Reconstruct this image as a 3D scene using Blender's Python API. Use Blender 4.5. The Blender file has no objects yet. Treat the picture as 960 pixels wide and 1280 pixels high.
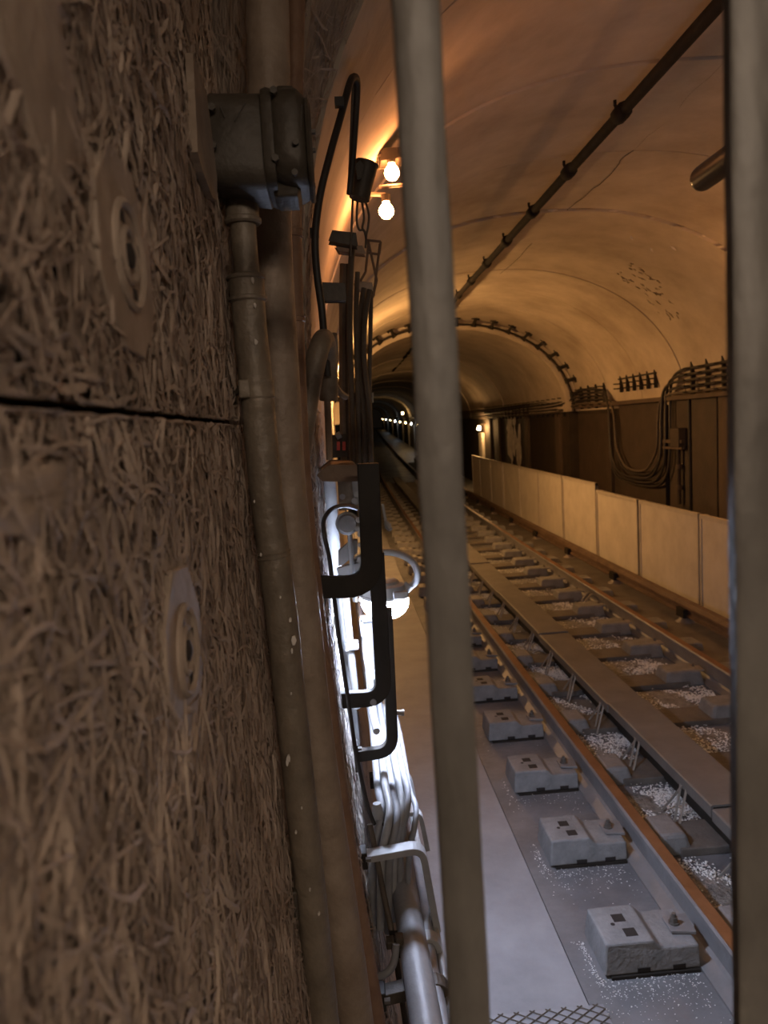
import bpy, math, random
import numpy as np
from mathutils import Vector, Matrix

random.seed(7)
SC = bpy.context.scene
COL = SC.collection

# ------------------------------------------------------------------ camera
YAW, PITCH, ROLL, FPX, CAMH = .06013, .10777, -.05649, 950.0, 2.15
_f = Vector((math.sin(YAW)*math.cos(PITCH), math.cos(YAW)*math.cos(PITCH), -math.sin(PITCH)))
_r = Vector((math.cos(YAW), -math.sin(YAW), 0))
_u = _r.cross(_f)
CR = _r*math.cos(ROLL) + _u*math.sin(ROLL)
CU = -_r*math.sin(ROLL) + _u*math.cos(ROLL)
cam = bpy.data.cameras.new('camera')
cam.sensor_fit = 'VERTICAL'; cam.sensor_height = 36; cam.sensor_width = 27
cam.lens = 36*FPX/1280
cam.clip_start = .02; cam.clip_end = 400
cam.dof.use_dof = True; cam.dof.focus_distance = 1.8; cam.dof.aperture_fstop = 6.3
camo = bpy.data.objects.new('camera', cam); COL.objects.link(camo)
camo.matrix_world = Matrix(((CR.x, CU.x, -_f.x, 0), (CR.y, CU.y, -_f.y, 0), (CR.z, CU.z, -_f.z, CAMH), (0, 0, 0, 1)))
SC.camera = camo

# ------------------------------------------------------------------ world, view
w = bpy.data.worlds.new('world'); SC.world = w; w.use_nodes = True
w.node_tree.nodes['Background'].inputs[0].default_value = (.010, .007, .005, 1)
w.node_tree.nodes['Background'].inputs[1].default_value = .35
SC.view_settings.view_transform = 'Standard'; SC.view_settings.look = 'None'
SC.view_settings.exposure = 0.0; SC.view_settings.gamma = 1.0
SC.view_settings.use_curve_mapping = False
SC.cycles.use_denoising = True
SC.cycles.max_bounces = 8
SC.cycles.sample_clamp_indirect = 4.0
# lamp strengths (emission of the bulbs and diffusers themselves)
E_BULB = 195.0        # orange bulbs on the left haunch
E_LED = 420.0         # white work lamp
E_RIGHT = 470.0       # orange bulb on the right wall beside the gate
E_DEEP = 4700.0       # bulbs deeper in the tunnel
E_FILL = 32.0       # unseen fill lamp added behind the gate

# ------------------------------------------------------------------ helpers
def at(u, v, y):
    """point at distance y down the tunnel that is measured at (u, v) in the photograph"""
    d = CR*((u-480)/FPX) - CU*((v-640)/FPX) + _f
    d = d*(y/d.y)
    return Vector((d.x, d.y, d.z + CAMH))

def onx(u, v, x):
    d = CR*((u-480)/FPX) - CU*((v-640)/FPX) + _f
    return (d.y*x/d.x, d.z*x/d.x + CAMH)

KX, KZ, YB = .000447, .000218, 45.0
def bendq(k, y):
    if y <= 0: return 0
    return k*y*y if y < YB else k*YB*YB + 2*k*YB*(y-YB)
def B(x, y, z): return Vector((x + bendq(KX, y), y, z + bendq(KZ, y)))
def heading(y): return -math.atan(2*KX*min(max(y, 0), YB))

class MB:
    def __init__(s): s.v, s.f = [], []
    def add(s, vs, fs):
        n = len(s.v); s.v += [tuple(p) for p in vs]; s.f += [tuple(i+n for i in f) for f in fs]; return s
    def box(s, lo, hi):
        a, b = lo, hi
        vs = [(x, y, z) for z in (a[2], b[2]) for y in (a[1], b[1]) for x in (a[0], b[0])]
        return s.add(vs, [(0, 2, 3, 1), (4, 5, 7, 6), (0, 1, 5, 4), (2, 6, 7, 3), (0, 4, 6, 2), (1, 3, 7, 5)])
    def cbox(s, c, d): return s.box([c[i]-d[i]/2 for i in range(3)], [c[i]+d[i]/2 for i in range(3)])
    def prism(s, poly, axis, lo, hi):
        n = len(poly); vs = []
        for t in (lo, hi):
            for a, b in poly:
                vs.append({'x': (t, a, b), 'y': (a, t, b), 'z': (a, b, t)}[axis])
        fs = [tuple(range(n))[::-1], tuple(range(n, 2*n))] + [(i, (i+1) % n, n+(i+1) % n, n+i) for i in range(n)]
        return s.add(vs, fs)
    def tube(s, pts, r, n=12, caps=True):
        pts = [Vector(p) for p in pts]; m = len(pts)
        rs = r if isinstance(r, (list, tuple)) else [r]*m
        T = []
        for i in range(m):
            t = pts[min(i+1, m-1)] - pts[max(i-1, 0)]
            T.append(t.normalized() if t.length > 1e-9 else Vector((0, 0, 1)))
        ref = Vector((0, 0, 1)) if abs(T[0].z) < .9 else Vector((1, 0, 0))
        N = (ref - T[0]*ref.dot(T[0])).normalized(); vs = []
        for i in range(m):
            N = (N - T[i]*N.dot(T[i]))
            N = N.normalized() if N.length > 1e-6 else T[i].orthogonal().normalized()
            Bn = T[i].cross(N)
            for k in range(n):
                a = 2*math.pi*k/n
                vs.append(pts[i] + (N*math.cos(a) + Bn*math.sin(a))*rs[i])
        fs = [(i*n+k, i*n+(k+1) % n, (i+1)*n+(k+1) % n, (i+1)*n+k) for i in range(m-1) for k in range(n)]
        if caps: fs += [tuple(range(n))[::-1], tuple(range((m-1)*n, m*n))]
        return s.add(vs, fs)
    def extrude(s, poly, ys, off=(0, 0), fn=B):
        """cross-section poly [(x,z)] swept along the tunnel"""
        n = len(poly); m = len(ys)
        vs = [fn(x+off[0], y, z+off[1]) for y in ys for x, z in poly]
        fs = [(i*n+k, (i+1)*n+k, (i+1)*n+(k+1) % n, i*n+(k+1) % n) for i in range(m-1) for k in range(n)]
        fs += [tuple(range(n)), tuple(range((m-1)*n, m*n))[::-1]]
        return s.add(vs, fs)
    def strip(s, path, wd, dep):
        """flat bar: path of Vectors in one x-z plane, in-plane width wd, depth dep along y"""
        m = len(path); vs = []
        for i in range(m):
            t = path[min(i+1, m-1)] - path[max(i-1, 0)]; t = Vector((t.x, 0, t.z)).normalized()
            nrm = Vector((-t.z, 0, t.x))
            for sg, dy in ((1, -1), (-1, -1), (-1, 1), (1, 1)):
                vs.append(path[i] + nrm*sg*wd/2 + Vector((0, dy*dep/2, 0)))
        fs = [(i*4+k, i*4+(k+1) % 4, (i+1)*4+(k+1) % 4, (i+1)*4+k) for i in range(m-1) for k in range(4)]
        fs += [(3, 2, 1, 0), tuple(range((m-1)*4, m*4))]
        return s.add(vs, fs)

def spline(pts, n=6):
    P = [Vector(p) for p in pts]; out = []
    for i in range(len(P)-1):
        p0, p1, p2, p3 = P[max(i-1, 0)], P[i], P[i+1], P[min(i+2, len(P)-1)]
        for k in range(n):
            t = k/n
            out.append(.5*((2*p1) + (p2-p0)*t + (2*p0-5*p1+4*p2-p3)*t*t + (3*p1-p0-3*p2+p3)*t**3))
    return out + [P[-1]]

def fillet(pts, r, n=7):
    P = [Vector(p) for p in pts]; out = [P[0]]
    for i in range(1, len(P)-1):
        a = (P[i-1]-P[i]); b = (P[i+1]-P[i]); q = min(r, a.length*.48, b.length*.48)
        A, C = P[i]+a.normalized()*q, P[i]+b.normalized()*q
        for k in range(n+1):
            t = k/n; out.append(A*(1-t)**2 + P[i]*2*t*(1-t) + C*t*t)
    return out + [P[-1]]

def new_mesh(name, mb, m, smooth=False):
    me = bpy.data.meshes.new(name); me.from_pydata([tuple(p) for p in mb.v], [], mb.f)
    me.materials.append(m)
    if smooth:
        me.polygons.foreach_set('use_smooth', [True]*len(me.polygons))
        try: me.set_sharp_from_angle(angle=math.radians(40))
        except Exception: pass
    me.update(); return me

def tag(o, label=None, cat=None, group=None, kind=None):
    if label: o['label'] = label
    if cat: o['category'] = cat
    if group: o['group'] = group
    if kind: o['kind'] = kind
    return o

def thing(name, loc, label, cat, group=None, kind=None, rz=0):
    o = bpy.data.objects.new(name, None); COL.objects.link(o); o.empty_display_size = .05
    o.location = loc; o.rotation_euler = (0, 0, rz)
    return tag(o, label, cat, group, kind)

def part(name, mb, m, parent=None, smooth=False, bevel=0, label=None, kind=None, local=False):
    """mesh from world coordinates, child of parent (unrotated); local=True keeps coordinates as they are"""
    loc = Vector((0, 0, 0)); q = parent
    while q is not None:
        loc += q.location; q = q.parent
    if not local and parent is not None:
        mb.v = [(p[0]-loc.x, p[1]-loc.y, p[2]-loc.z) for p in mb.v]
    o = bpy.data.objects.new(name, new_mesh(name, mb, m, smooth)); COL.objects.link(o)
    if parent is not None: o.parent = parent
    if bevel:
        b = o.modifiers.new('bevel', 'BEVEL'); b.width = bevel; b.segments = 2; b.limit_method = 'ANGLE'; b.angle_limit = .6
    if label: o['label'] = label
    if kind: o['kind'] = kind
    return o

def one(name, mb, m, label, cat, group=None, kind=None, smooth=False, bevel=0, base=None):
    """a thing that is one mesh, its origin at its base"""
    if base is None:
        a = np.array(mb.v); base = Vector((a[:, 0].mean(), a[:, 1].mean(), a[:, 2].min()))
    base = Vector(base)
    mb.v = [(p[0]-base.x, p[1]-base.y, p[2]-base.z) for p in mb.v]
    o = bpy.data.objects.new(name, new_mesh(name, mb, m, smooth)); COL.objects.link(o); o.location = base
    if bevel:
        b = o.modifiers.new('bevel', 'BEVEL'); b.width = bevel; b.segments = 2; b.limit_method = 'ANGLE'; b.angle_limit = .6
    return tag(o, label, cat, group, kind)

def copy_tree(o, parent=None):
    c = o.copy(); COL.objects.link(c)
    if parent is not None: c.parent = parent
    for ch in list(o.children): copy_tree(ch, c)
    return c

# ------------------------------------------------------------------ materials
def mat(name, c1, c2=None, scale=6.0, rough=.75, metal=0.0, bump=.15, bscale=40.0, rough2=None, stretch=None, spec=.5, c3=None):
    m = bpy.data.materials.new(name); m.use_nodes = True
    nt = m.node_tree; n = nt.nodes; l = nt.links; bs = n['Principled BSDF']
    tc = n.new('ShaderNodeTexCoord'); mp = n.new('ShaderNodeMapping'); l.new(tc.outputs['Object'], mp.inputs[0])
    if stretch: mp.inputs['Scale'].default_value = stretch
    nz = n.new('ShaderNodeTexNoise'); nz.inputs['Scale'].default_value = scale; nz.inputs['Detail'].default_value = 6
    nz.inputs['Roughness'].default_value = .65
    l.new(mp.outputs[0], nz.inputs['Vector'])
    rp = n.new('ShaderNodeValToRGB'); rp.color_ramp.elements[0].position = .32; rp.color_ramp.elements[1].position = .68
    rp.color_ramp.elements[0].color = (*c1, 1); rp.color_ramp.elements[1].color = (*(c2 or c1), 1)
    if c3:
        e = rp.color_ramp.elements.new(.76); e.color = (*c3, 1)
    l.new(nz.outputs['Fac'], rp.inputs[0]); l.new(rp.outputs[0], bs.inputs['Base Color'])
    bs.inputs['Roughness'].default_value = rough; bs.inputs['Metallic'].default_value = metal
    bs.inputs['Specular IOR Level'].default_value = spec
    if rough2 is not None:
        mr = n.new('ShaderNodeMapRange'); mr.inputs[1].default_value = .35; mr.inputs[2].default_value = .65
        mr.inputs[3].default_value = rough; mr.inputs[4].default_value = rough2
        n3 = n.new('ShaderNodeTexNoise'); n3.inputs['Scale'].default_value = scale*.7; n3.inputs['Detail'].default_value = 4
        l.new(mp.outputs[0], n3.inputs['Vector']); l.new(n3.outputs['Fac'], mr.inputs[0]); l.new(mr.outputs[0], bs.inputs['Roughness'])
    if bump:
        n2 = n.new('ShaderNodeTexNoise'); n2.inputs['Scale'].default_value = bscale; n2.inputs['Detail'].default_value = 5
        l.new(mp.outputs[0], n2.inputs['Vector'])
        bp = n.new('ShaderNodeBump'); bp.inputs['Strength'].default_value = bump; bp.inputs['Distance'].default_value = .02
        l.new(n2.outputs['Fac'], bp.inputs['Height']); l.new(bp.outputs[0], bs.inputs['Normal'])
    return m

def emit(name, c, s):
    m = bpy.data.materials.new(name); m.use_nodes = True; bs = m.node_tree.nodes['Principled BSDF']
    bs.inputs['Base Color'].default_value = (.8, .8, .8, 1)
    bs.inputs['Emission Color'].default_value = (*c, 1); bs.inputs['Emission Strength'].default_value = s
    return m

ORANGE = (1, .375, .115); AMBER = (1, .44, .135); WHITE = (.64, .74, 1.0)
M_wool = mat('wood_wool', (.32, .24, .18), (.51, .40, .31), 9, .9, bump=.25, bscale=160, c3=(.61, .49, .385))
M_woolshade = mat('wood_wool_shaded_back', (.08, .058, .042), (.16, .12, .09), 60, .95, bump=.8, bscale=120)  # backing darker than the strands: shade inside the pits put into its colour
M_plaster = mat('plaster_smear', (.25, .19, .14), (.40, .31, .235), 14, .85, bump=.2, bscale=30)
M_vault = mat('vault_concrete', (.34, .275, .205), (.58, .50, .395), 1.0, .85, bump=.28, bscale=8, c3=(.66, .58, .46))
M_lining = mat('lining', (.42, .36, .30), (.66, .60, .52), 14, .85, bump=.5, bscale=90)
M_darkgap = mat('dark_gap', (.02, .015, .012), rough=.9, bump=0)
M_floor = mat('trackbed', (.105, .105, .109), (.20, .20, .206), 2.6, .55, bump=.25, bscale=30, rough2=.35)
M_walk = mat('walkway', (.20, .20, .21), (.29, .29, .30), 3.0, .6, bump=.12, bscale=45)
M_block = mat('sleeper_concrete', (.15, .15, .15), (.25, .245, .24), 9, .75, bump=.3, bscale=60)
M_slab = mat('sleeper_slab', (.08, .07, .06), (.15, .135, .12), 5, .7, bump=.3, bscale=50)
M_railside = mat('rail_side', (.17, .165, .165), (.28, .27, .27), 3, .55, .25, bump=.1, bscale=40)
M_railtop = mat('rail_head', (.17, .08, .035), (.27, .135, .065), 5, .45, .4, bump=.05)
M_rust = mat('rusty_steel', (.11, .07, .045), (.20, .135, .09), 7, .6, .3, bump=.15)
M_board = mat('trough_lid', (.13, .122, .112), (.18, .17, .155), 4, .6, .1, bump=.08)
M_wire = mat('wire_support', (.25, .24, .22), (.36, .34, .31), 12, .5, .5, bump=0)
M_chip = mat('bright_chips', (.82, .81, .78), (.95, .94, .92), 50, .3, bump=0)
M_pipe = mat('pipe_paint', (.145, .115, .082), (.25, .20, .145), 14, .5, .1, bump=.35, bscale=28, c3=(.30, .25, .19))
M_pipe2 = mat('pipe_peeling', (.22, .16, .112), (.38, .295, .22), 9, .55, .05, bump=.6, bscale=16, c3=(.33, .26, .19))
M_pipe3 = mat('pipe_rusty', (.20, .11, .065), (.30, .18, .11), 12, .6, .1, bump=.3)
M_box = mat('cast_box', (.045, .035, .024), (.075, .060, .043), 14, .55, .1, bump=.12, bscale=70)
M_bolt = mat('bolt_steel', (.10, .09, .078), (.18, .165, .145), 20, .5, .5, bump=0)
M_black = mat('black_steel', (.016, .013, .010), (.030, .024, .018), 10, .6, .0, bump=.06, spec=.3)
M_cable = mat('black_cable', (.018, .015, .013), (.035, .028, .022), 10, .55, bump=0)
M_cabgrey = mat('grey_cable', (.18, .18, .19), (.26, .26, .268), 14, .55, bump=.05)
M_cabbrown = mat('brown_cable', (.06, .045, .033), (.11, .085, .06), 14, .6, bump=.05)
M_white = mat('white_paint', (.26, .26, .26), (.35, .35, .345), 14, .45, bump=.06)
M_duct = mat('grey_duct', (.20, .197, .20), (.28, .275, .272), 10, .5, bump=.1)
M_bar = mat('gate_bar_paint', (.105, .095, .082), (.185, .168, .145), 16, .5, .2, bump=.25, bscale=26, c3=(.27, .25, .21), stretch=(1, 1, .45))
M_rwall = mat('right_wall', (.024, .016, .010), (.046, .031, .020), 3, .8, bump=.3, bscale=18)
M_rpanel = mat('right_wall_panel', (.032, .022, .0145), (.054, .037, .025), 4, .7, bump=.2, bscale=22)
M_pil = mat('pilaster', (.055, .037, .024), (.095, .064, .042), 3, .75, bump=.3, bscale=20, stretch=(1, 1, .3))
M_fence = mat('fence_sheet', (.60, .55, .46), (.74, .68, .58), 3, .6, bump=.1, bscale=14)
M_fframe = mat('fence_frame', (.55, .50, .42), (.66, .60, .51), 6, .5, .2, bump=0)
M_stain = mat('flaking_whitewash', (.45, .40, .35), (.80, .74, .66), 5, .8, bump=.3)
M_chrome = mat('dark_glossy_pipe', (.010, .0075, .006), (.014, .010, .008), 6, .28, .0, spec=.25, bump=0)
M_insul = mat('insulator', (.15, .12, .10), (.28, .24, .21), 6, .45, bump=0)
M_red = mat('red_tag', (.60, .05, .03), (.75, .09, .05), 6, .4, bump=0)
M_glassbulb = emit('bulb_orange', ORANGE, E_BULB)
M_led = emit('led_dome', WHITE, E_LED)
M_bulbr = emit('bulb_right', AMBER, E_RIGHT)
M_deep = emit('bulb_deep', (1, .52, .18), E_DEEP)
M_farw = emit('bulb_far_white', (.85, .92, 1), 60)
M_fara = emit('bulb_far_amber', (1, .62, .25), 60)
M_fill = emit('fill_diffuser', (1, .80, .63), E_FILL)

# ------------------------------------------------------------------ tunnel section
VX, VZ, VA, VAL, VB = 2.32, 2.25, 2.35, 2.38, 1.84
def arch(t, s=1.0, grow=0.0):
    """t 0 (left springing) .. 1 (right springing)"""
    a = math.pi*(1-t); c, sn = math.cos(a), math.sin(a)
    if c < 0:
        e = 2/2.5
        x = VX - (VAL*s+grow)*abs(c)**e; z = VZ + (VB*s+grow)*max(sn, 0)**e
    else:
        x = VX + (VA*s+grow)*c; z = VZ + (VB*s+grow)*sn
    return x, z
def L(z):
    if z >= VZ:
        t = min((z-VZ)/VB, 1); return VX - VAL*(1-t**2.5)**.4
    return -.06 + .08*((VZ-z)/1.5)**2
def XN(z):           # flat wall next to the gate
    return -.168 + .045*max(0, 2.2-z)**1.5
def XW(y, z):        # left wall: flat, then splayed out to the lining
    if y <= 1.36: return XN(z)
    if y >= 2.0: return L(z)
    t = (y-1.36)/.64; return XN(z)*(1-t) + L(z)*t

# floor
FL = thing('floor', (0, 0, 0), 'grey concrete track bed and walkway of the tunnel', 'floor', kind='structure')
ys = [-3+i*1.0 for i in range(0, 33)] + [31.5+1.5*i for i in range(14)] + [54+i*8 for i in range(14)]
mb = MB().extrude([(.805, 0), (4.8, 0), (4.8, -.2), (.805, -.2)], ys); part('track_bed', mb, M_floor, FL)
mb = MB().extrude([(-.3, .03), (.79, .03), (.79, -.2), (-.3, -.2)], ys); part('walkway_slab', mb, M_walk, FL)

# ceiling rings
CE = thing('ceiling', (0, 0, 4.0), 'brown concrete barrel vault cast in rings', 'ceiling', kind='structure')
def ring(y0, y1, s=1.0, grow=0.0, n=40, thick=.12, t0=0.0, t1=1.0, name='vault_ring', m=None):
    vs = []; N = n+1
    yy = [y0, y0+.006, (y0+y1)/2, y1-.006, y1]; gg = [grow+.008, grow, grow, grow, grow+.008]
    yy += [y1, y0]; gg += [grow+thick]*2
    for y, g in zip(yy, gg):
        for i in range(N):
            x, z = arch(t0+(t1-t0)*i/n, s, g); vs.append(B(x, y, z))
    K = len(yy)
    fs = [(k*N+i, k*N+i+1, ((k+1) % K)*N+i+1, ((k+1) % K)*N+i) for k in range(K) for i in range(n)]
    mbr = MB().add(vs, fs)
    return part(name, mbr, m or M_vault, CE, smooth=True)
edges = [2.0, 2.87, 4.32, 5.74, 7.24, 8.51, 9.95, 11.4, 12.85, 14.6]
for i in range(len(edges)-1):
    g = [0, .004, -.003, .003, -.012, .004, 0, .003, -.002][i]
    ring(edges[i]+(.009 if i != 4 else .026), edges[i+1]-.009, grow=g)
ring(-3.0, 1.34, s=1.0, grow=.22, t0=.0)
ring(1.34, 2.0, s=1.0, grow=.12, t0=.22)
mb = MB(); vs = []; fs = []                              # dark sheet added behind the ring joints to make the grooves dark
for k, y in enumerate((-3.0, 2.0, 5, 8, 11, 14.6)):
    for i in range(41):
        x, z = arch(i/40, 1, .11 if y > 1.99 else .4); vs.append(B(x, y, z))
fs = [(k*41+i, k*41+i+1, (k+1)*41+i+1, (k+1)*41+i) for k in range(1, 5) for i in range(40)]
part('joint_dark_sheet', MB().add(vs, fs), M_darkgap, CE)
S2 = .905
fy = [14.6] + [17.5+2.9*i for i in range(14)] + [66, 80, 100, 120, 150]
for i in range(len(fy)-1): ring(fy[i], fy[i+1]-.03, s=S2, grow=(.03 if i % 2 else 0), n=28)
# loose flakes along the broken joint
random.seed(3)
for i in range(26):
    t = .30 + .55*i/26 + random.uniform(-.01, .01); x, z = arch(t, 1, -.004); y = 7.235 + random.uniform(-.02, .02)
    q = MB(); c = B(x, y, z); a = random.uniform(.02, .07)
    q.tube([c+Vector((-a, 0, 0)), c+Vector((0, .012, .004)), c+Vector((a, random.uniform(-.02, .02), 0))], [.004, random.uniform(.008, .016), .003], 6)
    part('joint_flake', q, M_stain if i % 3 == 0 else M_vault, CE)
for u_, v_, sz in ((838, 306, .05), (842, 310, .035), (790, 297, .015), (815, 312, .02)):
    P = at(u_, v_, 7.75); x, z = P.x, P.z; q = MB()
    q.tube([P+Vector((-sz, 0, .02)), P+Vector((0, .01, .0)), P+Vector((sz, .02, -.02))], [.004, .012, .003], 6); part('bare_patch', q, M_stain, CE)

ck = [(2.31, 4.4), (2.30, 4.72), (2.346, 5.05), (2.332, 5.32), (2.326, 5.61), (2.306, 5.85), (2.324, 6.01), (2.348, 6.52), (2.325, 6.73), (2.307, 7.01), (2.304, 7.53), (2.289, 8.31), (2.31, 9.2), (2.28, 10.2)]
for i in range(len(ck)-1):
    (xa, ya), (xb, yb) = ck[i], ck[i+1]
    part('hairline_crack', MB().tube([B(xa, ya, VZ+VB-.001), B((xa+xb)/2+.012*(-1)**i, (ya+yb)/2, VZ+VB-.001), B(xb, yb, VZ+VB-.001)], .0028, 4), M_darkgap, CE)
rg = random.Random(31)
M_spall = mat('spalled_concrete', (.14, .105, .075), (.24, .185, .135), 20, .9, bump=.3)
for i in range(60):
    xx = rg.uniform(3.45, 4.25); y = 9.05+rg.uniform(-.35, .35)+(.2 if xx > 3.9 else 0)
    z = VZ+VB*math.sqrt(max(0, 1-((xx-VX)/VA)**2)); a = rg.uniform(.02, .07); zb = VZ+VB*math.sqrt(max(0, 1-((xx+a-VX)/VA)**2))
    part('spall_pit', MB().tube([B(xx, y, z-.002), B(xx+a/2, y+rg.uniform(-.02, .02), (z+zb)/2-.001), B(xx+a, y+rg.uniform(-.03, .03), zb-.002)], [.002, rg.uniform(.003, .008), .002], 5), M_spall if i % 4 else M_vault, CE)

# portal arch where the bore narrows
PT = thing('trim_1', B(VX, 14.55, VZ), 'arched step with dark brackets where the bore narrows', 'arch', kind='structure')
def arcband(s0, s1, y0, y1, n=48):
    vs = []
    for (s, y) in ((s0, y0), (s1, y0), (s1, y1), (s0, y1)):
        for i in range(n+1):
            x, z = arch(i/n, s); vs.append(B(x, y, z))
    N = n+1
    return MB().add(vs, [(k*N+i, ((k+1) % 4)*N+i, ((k+1) % 4)*N+i+1, k*N+i+1) for k in range(4) for i in range(n)])
part('arch_face', arcband(1.03, .93, 14.58, 14.75), M_vault, PT, smooth=True)
part('arch_lip', arcband(.935, .905, 14.50, 14.62), M_vault, PT, smooth=True)
part('arch_bead', arcband(.908, .895, 14.53, 14.60), M_vault, PT, smooth=True)
part('conduit_ring', MB().tube([B(*(lambda p: (p[0], 14.42, p[1]))(arch(i/60, .945))) for i in range(61)], .018, 6), M_black, PT)
for i in range(19):
    t = .06 + .88*i/18
    a, b = arch(t, .94), arch(t, 1.0)
    A_, B_ = B(a[0], 14.42, a[1]), B(b[0], 14.30, b[1])
    d = (B_-A_).normalized(); q = MB(); sd = d.cross(Vector((0, 1, 0))).normalized()
    for (p0, p1, wd) in ((A_, B_+Vector((0, -.06, 0)), .036), (A_-sd*.05, A_+sd*.05, .034), (B_-sd*.075, B_+sd*.075, .034)):
        q.tube([p0, p1], wd, 4)
    part('bracket', q, M_black, PT)

# ------------------------------------------------------------------ left wall
WL = thing('wall_left', (-.2, 1.0, 0), 'wood wool clad wall running beside the gate into the tunnel', 'wall', kind='structure')
def strand_mesh(n, y0, y1, z0, z1, seed, wlo=.0018, whi=.0048, llo=.03, lhi=.15, xf=XW, depth=.013, keep=None, seg=7):
    rg = np.random.default_rng(seed)
    cy = rg.uniform(y0, y1, n); cz = rg.uniform(z0, z1, n)
    if keep is not None:
        k = keep(cy, cz); cy, cz = cy[k], cz[k]; n = len(cy)
    th = np.where(rg.random(n) < .35, rg.normal(math.pi/2, .55, n), rg.uniform(0, math.pi, n))
    ln = rg.uniform(llo, lhi, n)*(.6+.8*rg.random(n)); kap = rg.normal(0, 7, n); kap2 = rg.normal(0, 60, n)
    wd = rg.uniform(wlo, whi, n); big = rg.random(n) < .03; wd[big] *= 1.7
    dp = rg.uniform(0, depth, n); tw = rg.normal(0, .35, n)
    s = np.linspace(-.5, .5, seg)[None, :]*ln[:, None]
    ang = th[:, None] + kap[:, None]*s + kap2[:, None]*s*s
    ds = ln[:, None]/(seg-1)
    y = cy[:, None] + np.cumsum(np.cos(ang)*ds, 1) - (np.cos(ang)*ds).sum(1)[:, None]/2
    z = cz[:, None] + np.cumsum(np.sin(ang)*ds, 1) - (np.sin(ang)*ds).sum(1)[:, None]/2
    y = np.clip(y, y0+.001, y1-.001); z = np.clip(z, z0+.0002, z1-.0002)
    xb = np.vectorize(xf)(y, z)
    x = xb + dp[:, None] + .003*np.sin(s*rg.uniform(20, 60, n)[:, None] + rg.uniform(0, 6, n)[:, None])
    ny, nz = -np.sin(ang), np.cos(ang); w2 = wd[:, None]/2
    taper = np.ones(seg); taper[0] = taper[-1] = .35; w2 = w2*taper[None, :]
    tl = np.sin(tw)[:, None]*w2
    V = np.empty((n, seg, 3, 3))
    V[:, :, 0] = np.stack([x-tl, y-ny*w2, z-nz*w2], -1)
    V[:, :, 1] = np.stack([x+w2*.34, y, z], -1)
    V[:, :, 2] = np.stack([x+tl, y+ny*w2, z+nz*w2], -1)
    V = V.reshape(-1, 3)
    base = (np.arange(n)*seg*3)[:, None, None] + (np.arange(seg-1)*3)[None, :, None]
    q1 = np.concatenate([base, base+1, base+4, base+3], -1); q2 = np.concatenate([base+1, base+2, base+5, base+4], -1)
    F = np.concatenate([q1, q2], 1).reshape(-1, 4)
    return V, F
def stuff_mesh(name, V, F, m, parent, smooth=True):
    loc = Vector((0, 0, 0)); q = parent
    while q is not None: loc += q.location; q = q.parent
    me = bpy.data.meshes.new(name); nv, nf = len(V), len(F)
    me.vertices.add(nv); me.vertices.foreach_set('co', (V-np.array(loc)).astype(np.float32).ravel())
    k = F.shape[1]
    me.loops.add(nf*k); me.loops.foreach_set('vertex_index', F.astype(np.int32).ravel())
    me.polygons.add(nf); me.polygons.foreach_set('loop_start', np.arange(0, nf*k, k, dtype=np.int32))
    me.update(calc_edges=True); me.validate()
    if smooth: me.polygons.foreach_set('use_smooth', np.ones(nf, dtype=bool))
    me.materials.append(m)
    o = bpy.data.objects.new(name, me); COL.objects.link(o)
    if parent is not None: o.parent = parent
    o['kind'] = 'stuff'; return o

def wall_panel(y0, y1, z0, z1, seed, dens, lbl, ny=24, nz=40, th=.03, m=M_woolshade, keep=None, **kw):
    rg = random.Random(seed); vs = []; fs = []
    for j in range(nz+1):
        for i in range(ny+1):
            y = y0+(y1-y0)*i/ny; z = z0+(z1-z0)*j/nz
            vs.append((XW(y, z) - .010 + rg.uniform(-.003, .003), y, z))
    N = ny+1
    fs = [(j*N+i, j*N+i+1, (j+1)*N+i+1, (j+1)*N+i) for j in range(nz) for i in range(ny)]
    k = len(vs); rim = [i for i in range(N)] + [j*N+ny for j in range(1, nz+1)] + [nz*N+i for i in range(ny-1, -1, -1)] + [j*N for j in range(nz-1, 0, -1)]
    for i in rim: v = vs[i]; vs.append((v[0]-th, v[1], v[2]))
    R = len(rim)
    fs += [(rim[i], k+i, k+(i+1) % R, rim[(i+1) % R]) for i in range(R)]
    o = part('panel', MB().add(vs, fs), m, WL, label=lbl)
    n = int(dens*(y1-y0)*(z1-z0))
    V, F = strand_mesh(n, y0, y1, z0, z1, seed, keep=keep, **kw)
    stuff_mesh('wood_strands', V, F, M_wool, o)
    return o
def seen(cy, cz): return np.abs(cz-2.13) < .80*cy + .12
PA = wall_panel(.15, 1.325, 2.1785, 3.30, 1, 13500, 'upper wood wool board', llo=.03, keep=seen)
PB = wall_panel(.15, 1.325, .85, 2.1705, 2, 13500, 'lower wood wool board', keep=seen)
PC = wall_panel(1.352, 2.0, 2.168, 3.55, 3, 1300, 'pitted wood wool board above the joint beside the pipes', whi=.005, depth=.003, nz=30, m=mat('pitted_board', (.26, .20, .15), (.46, .37, .29), 30, .9, bump=1.0, bscale=60, stretch=(1, 1, .35)))
PD = wall_panel(1.352, 2.0, .25, 2.158, 4, 6500, 'wood wool board behind the pipes', whi=.005, depth=.006, nz=40)
mb = MB().box((-.32, .1, 0), (-.215, 2.0, 3.6)); part('backing_wall', mb, M_darkgap, WL)
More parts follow.
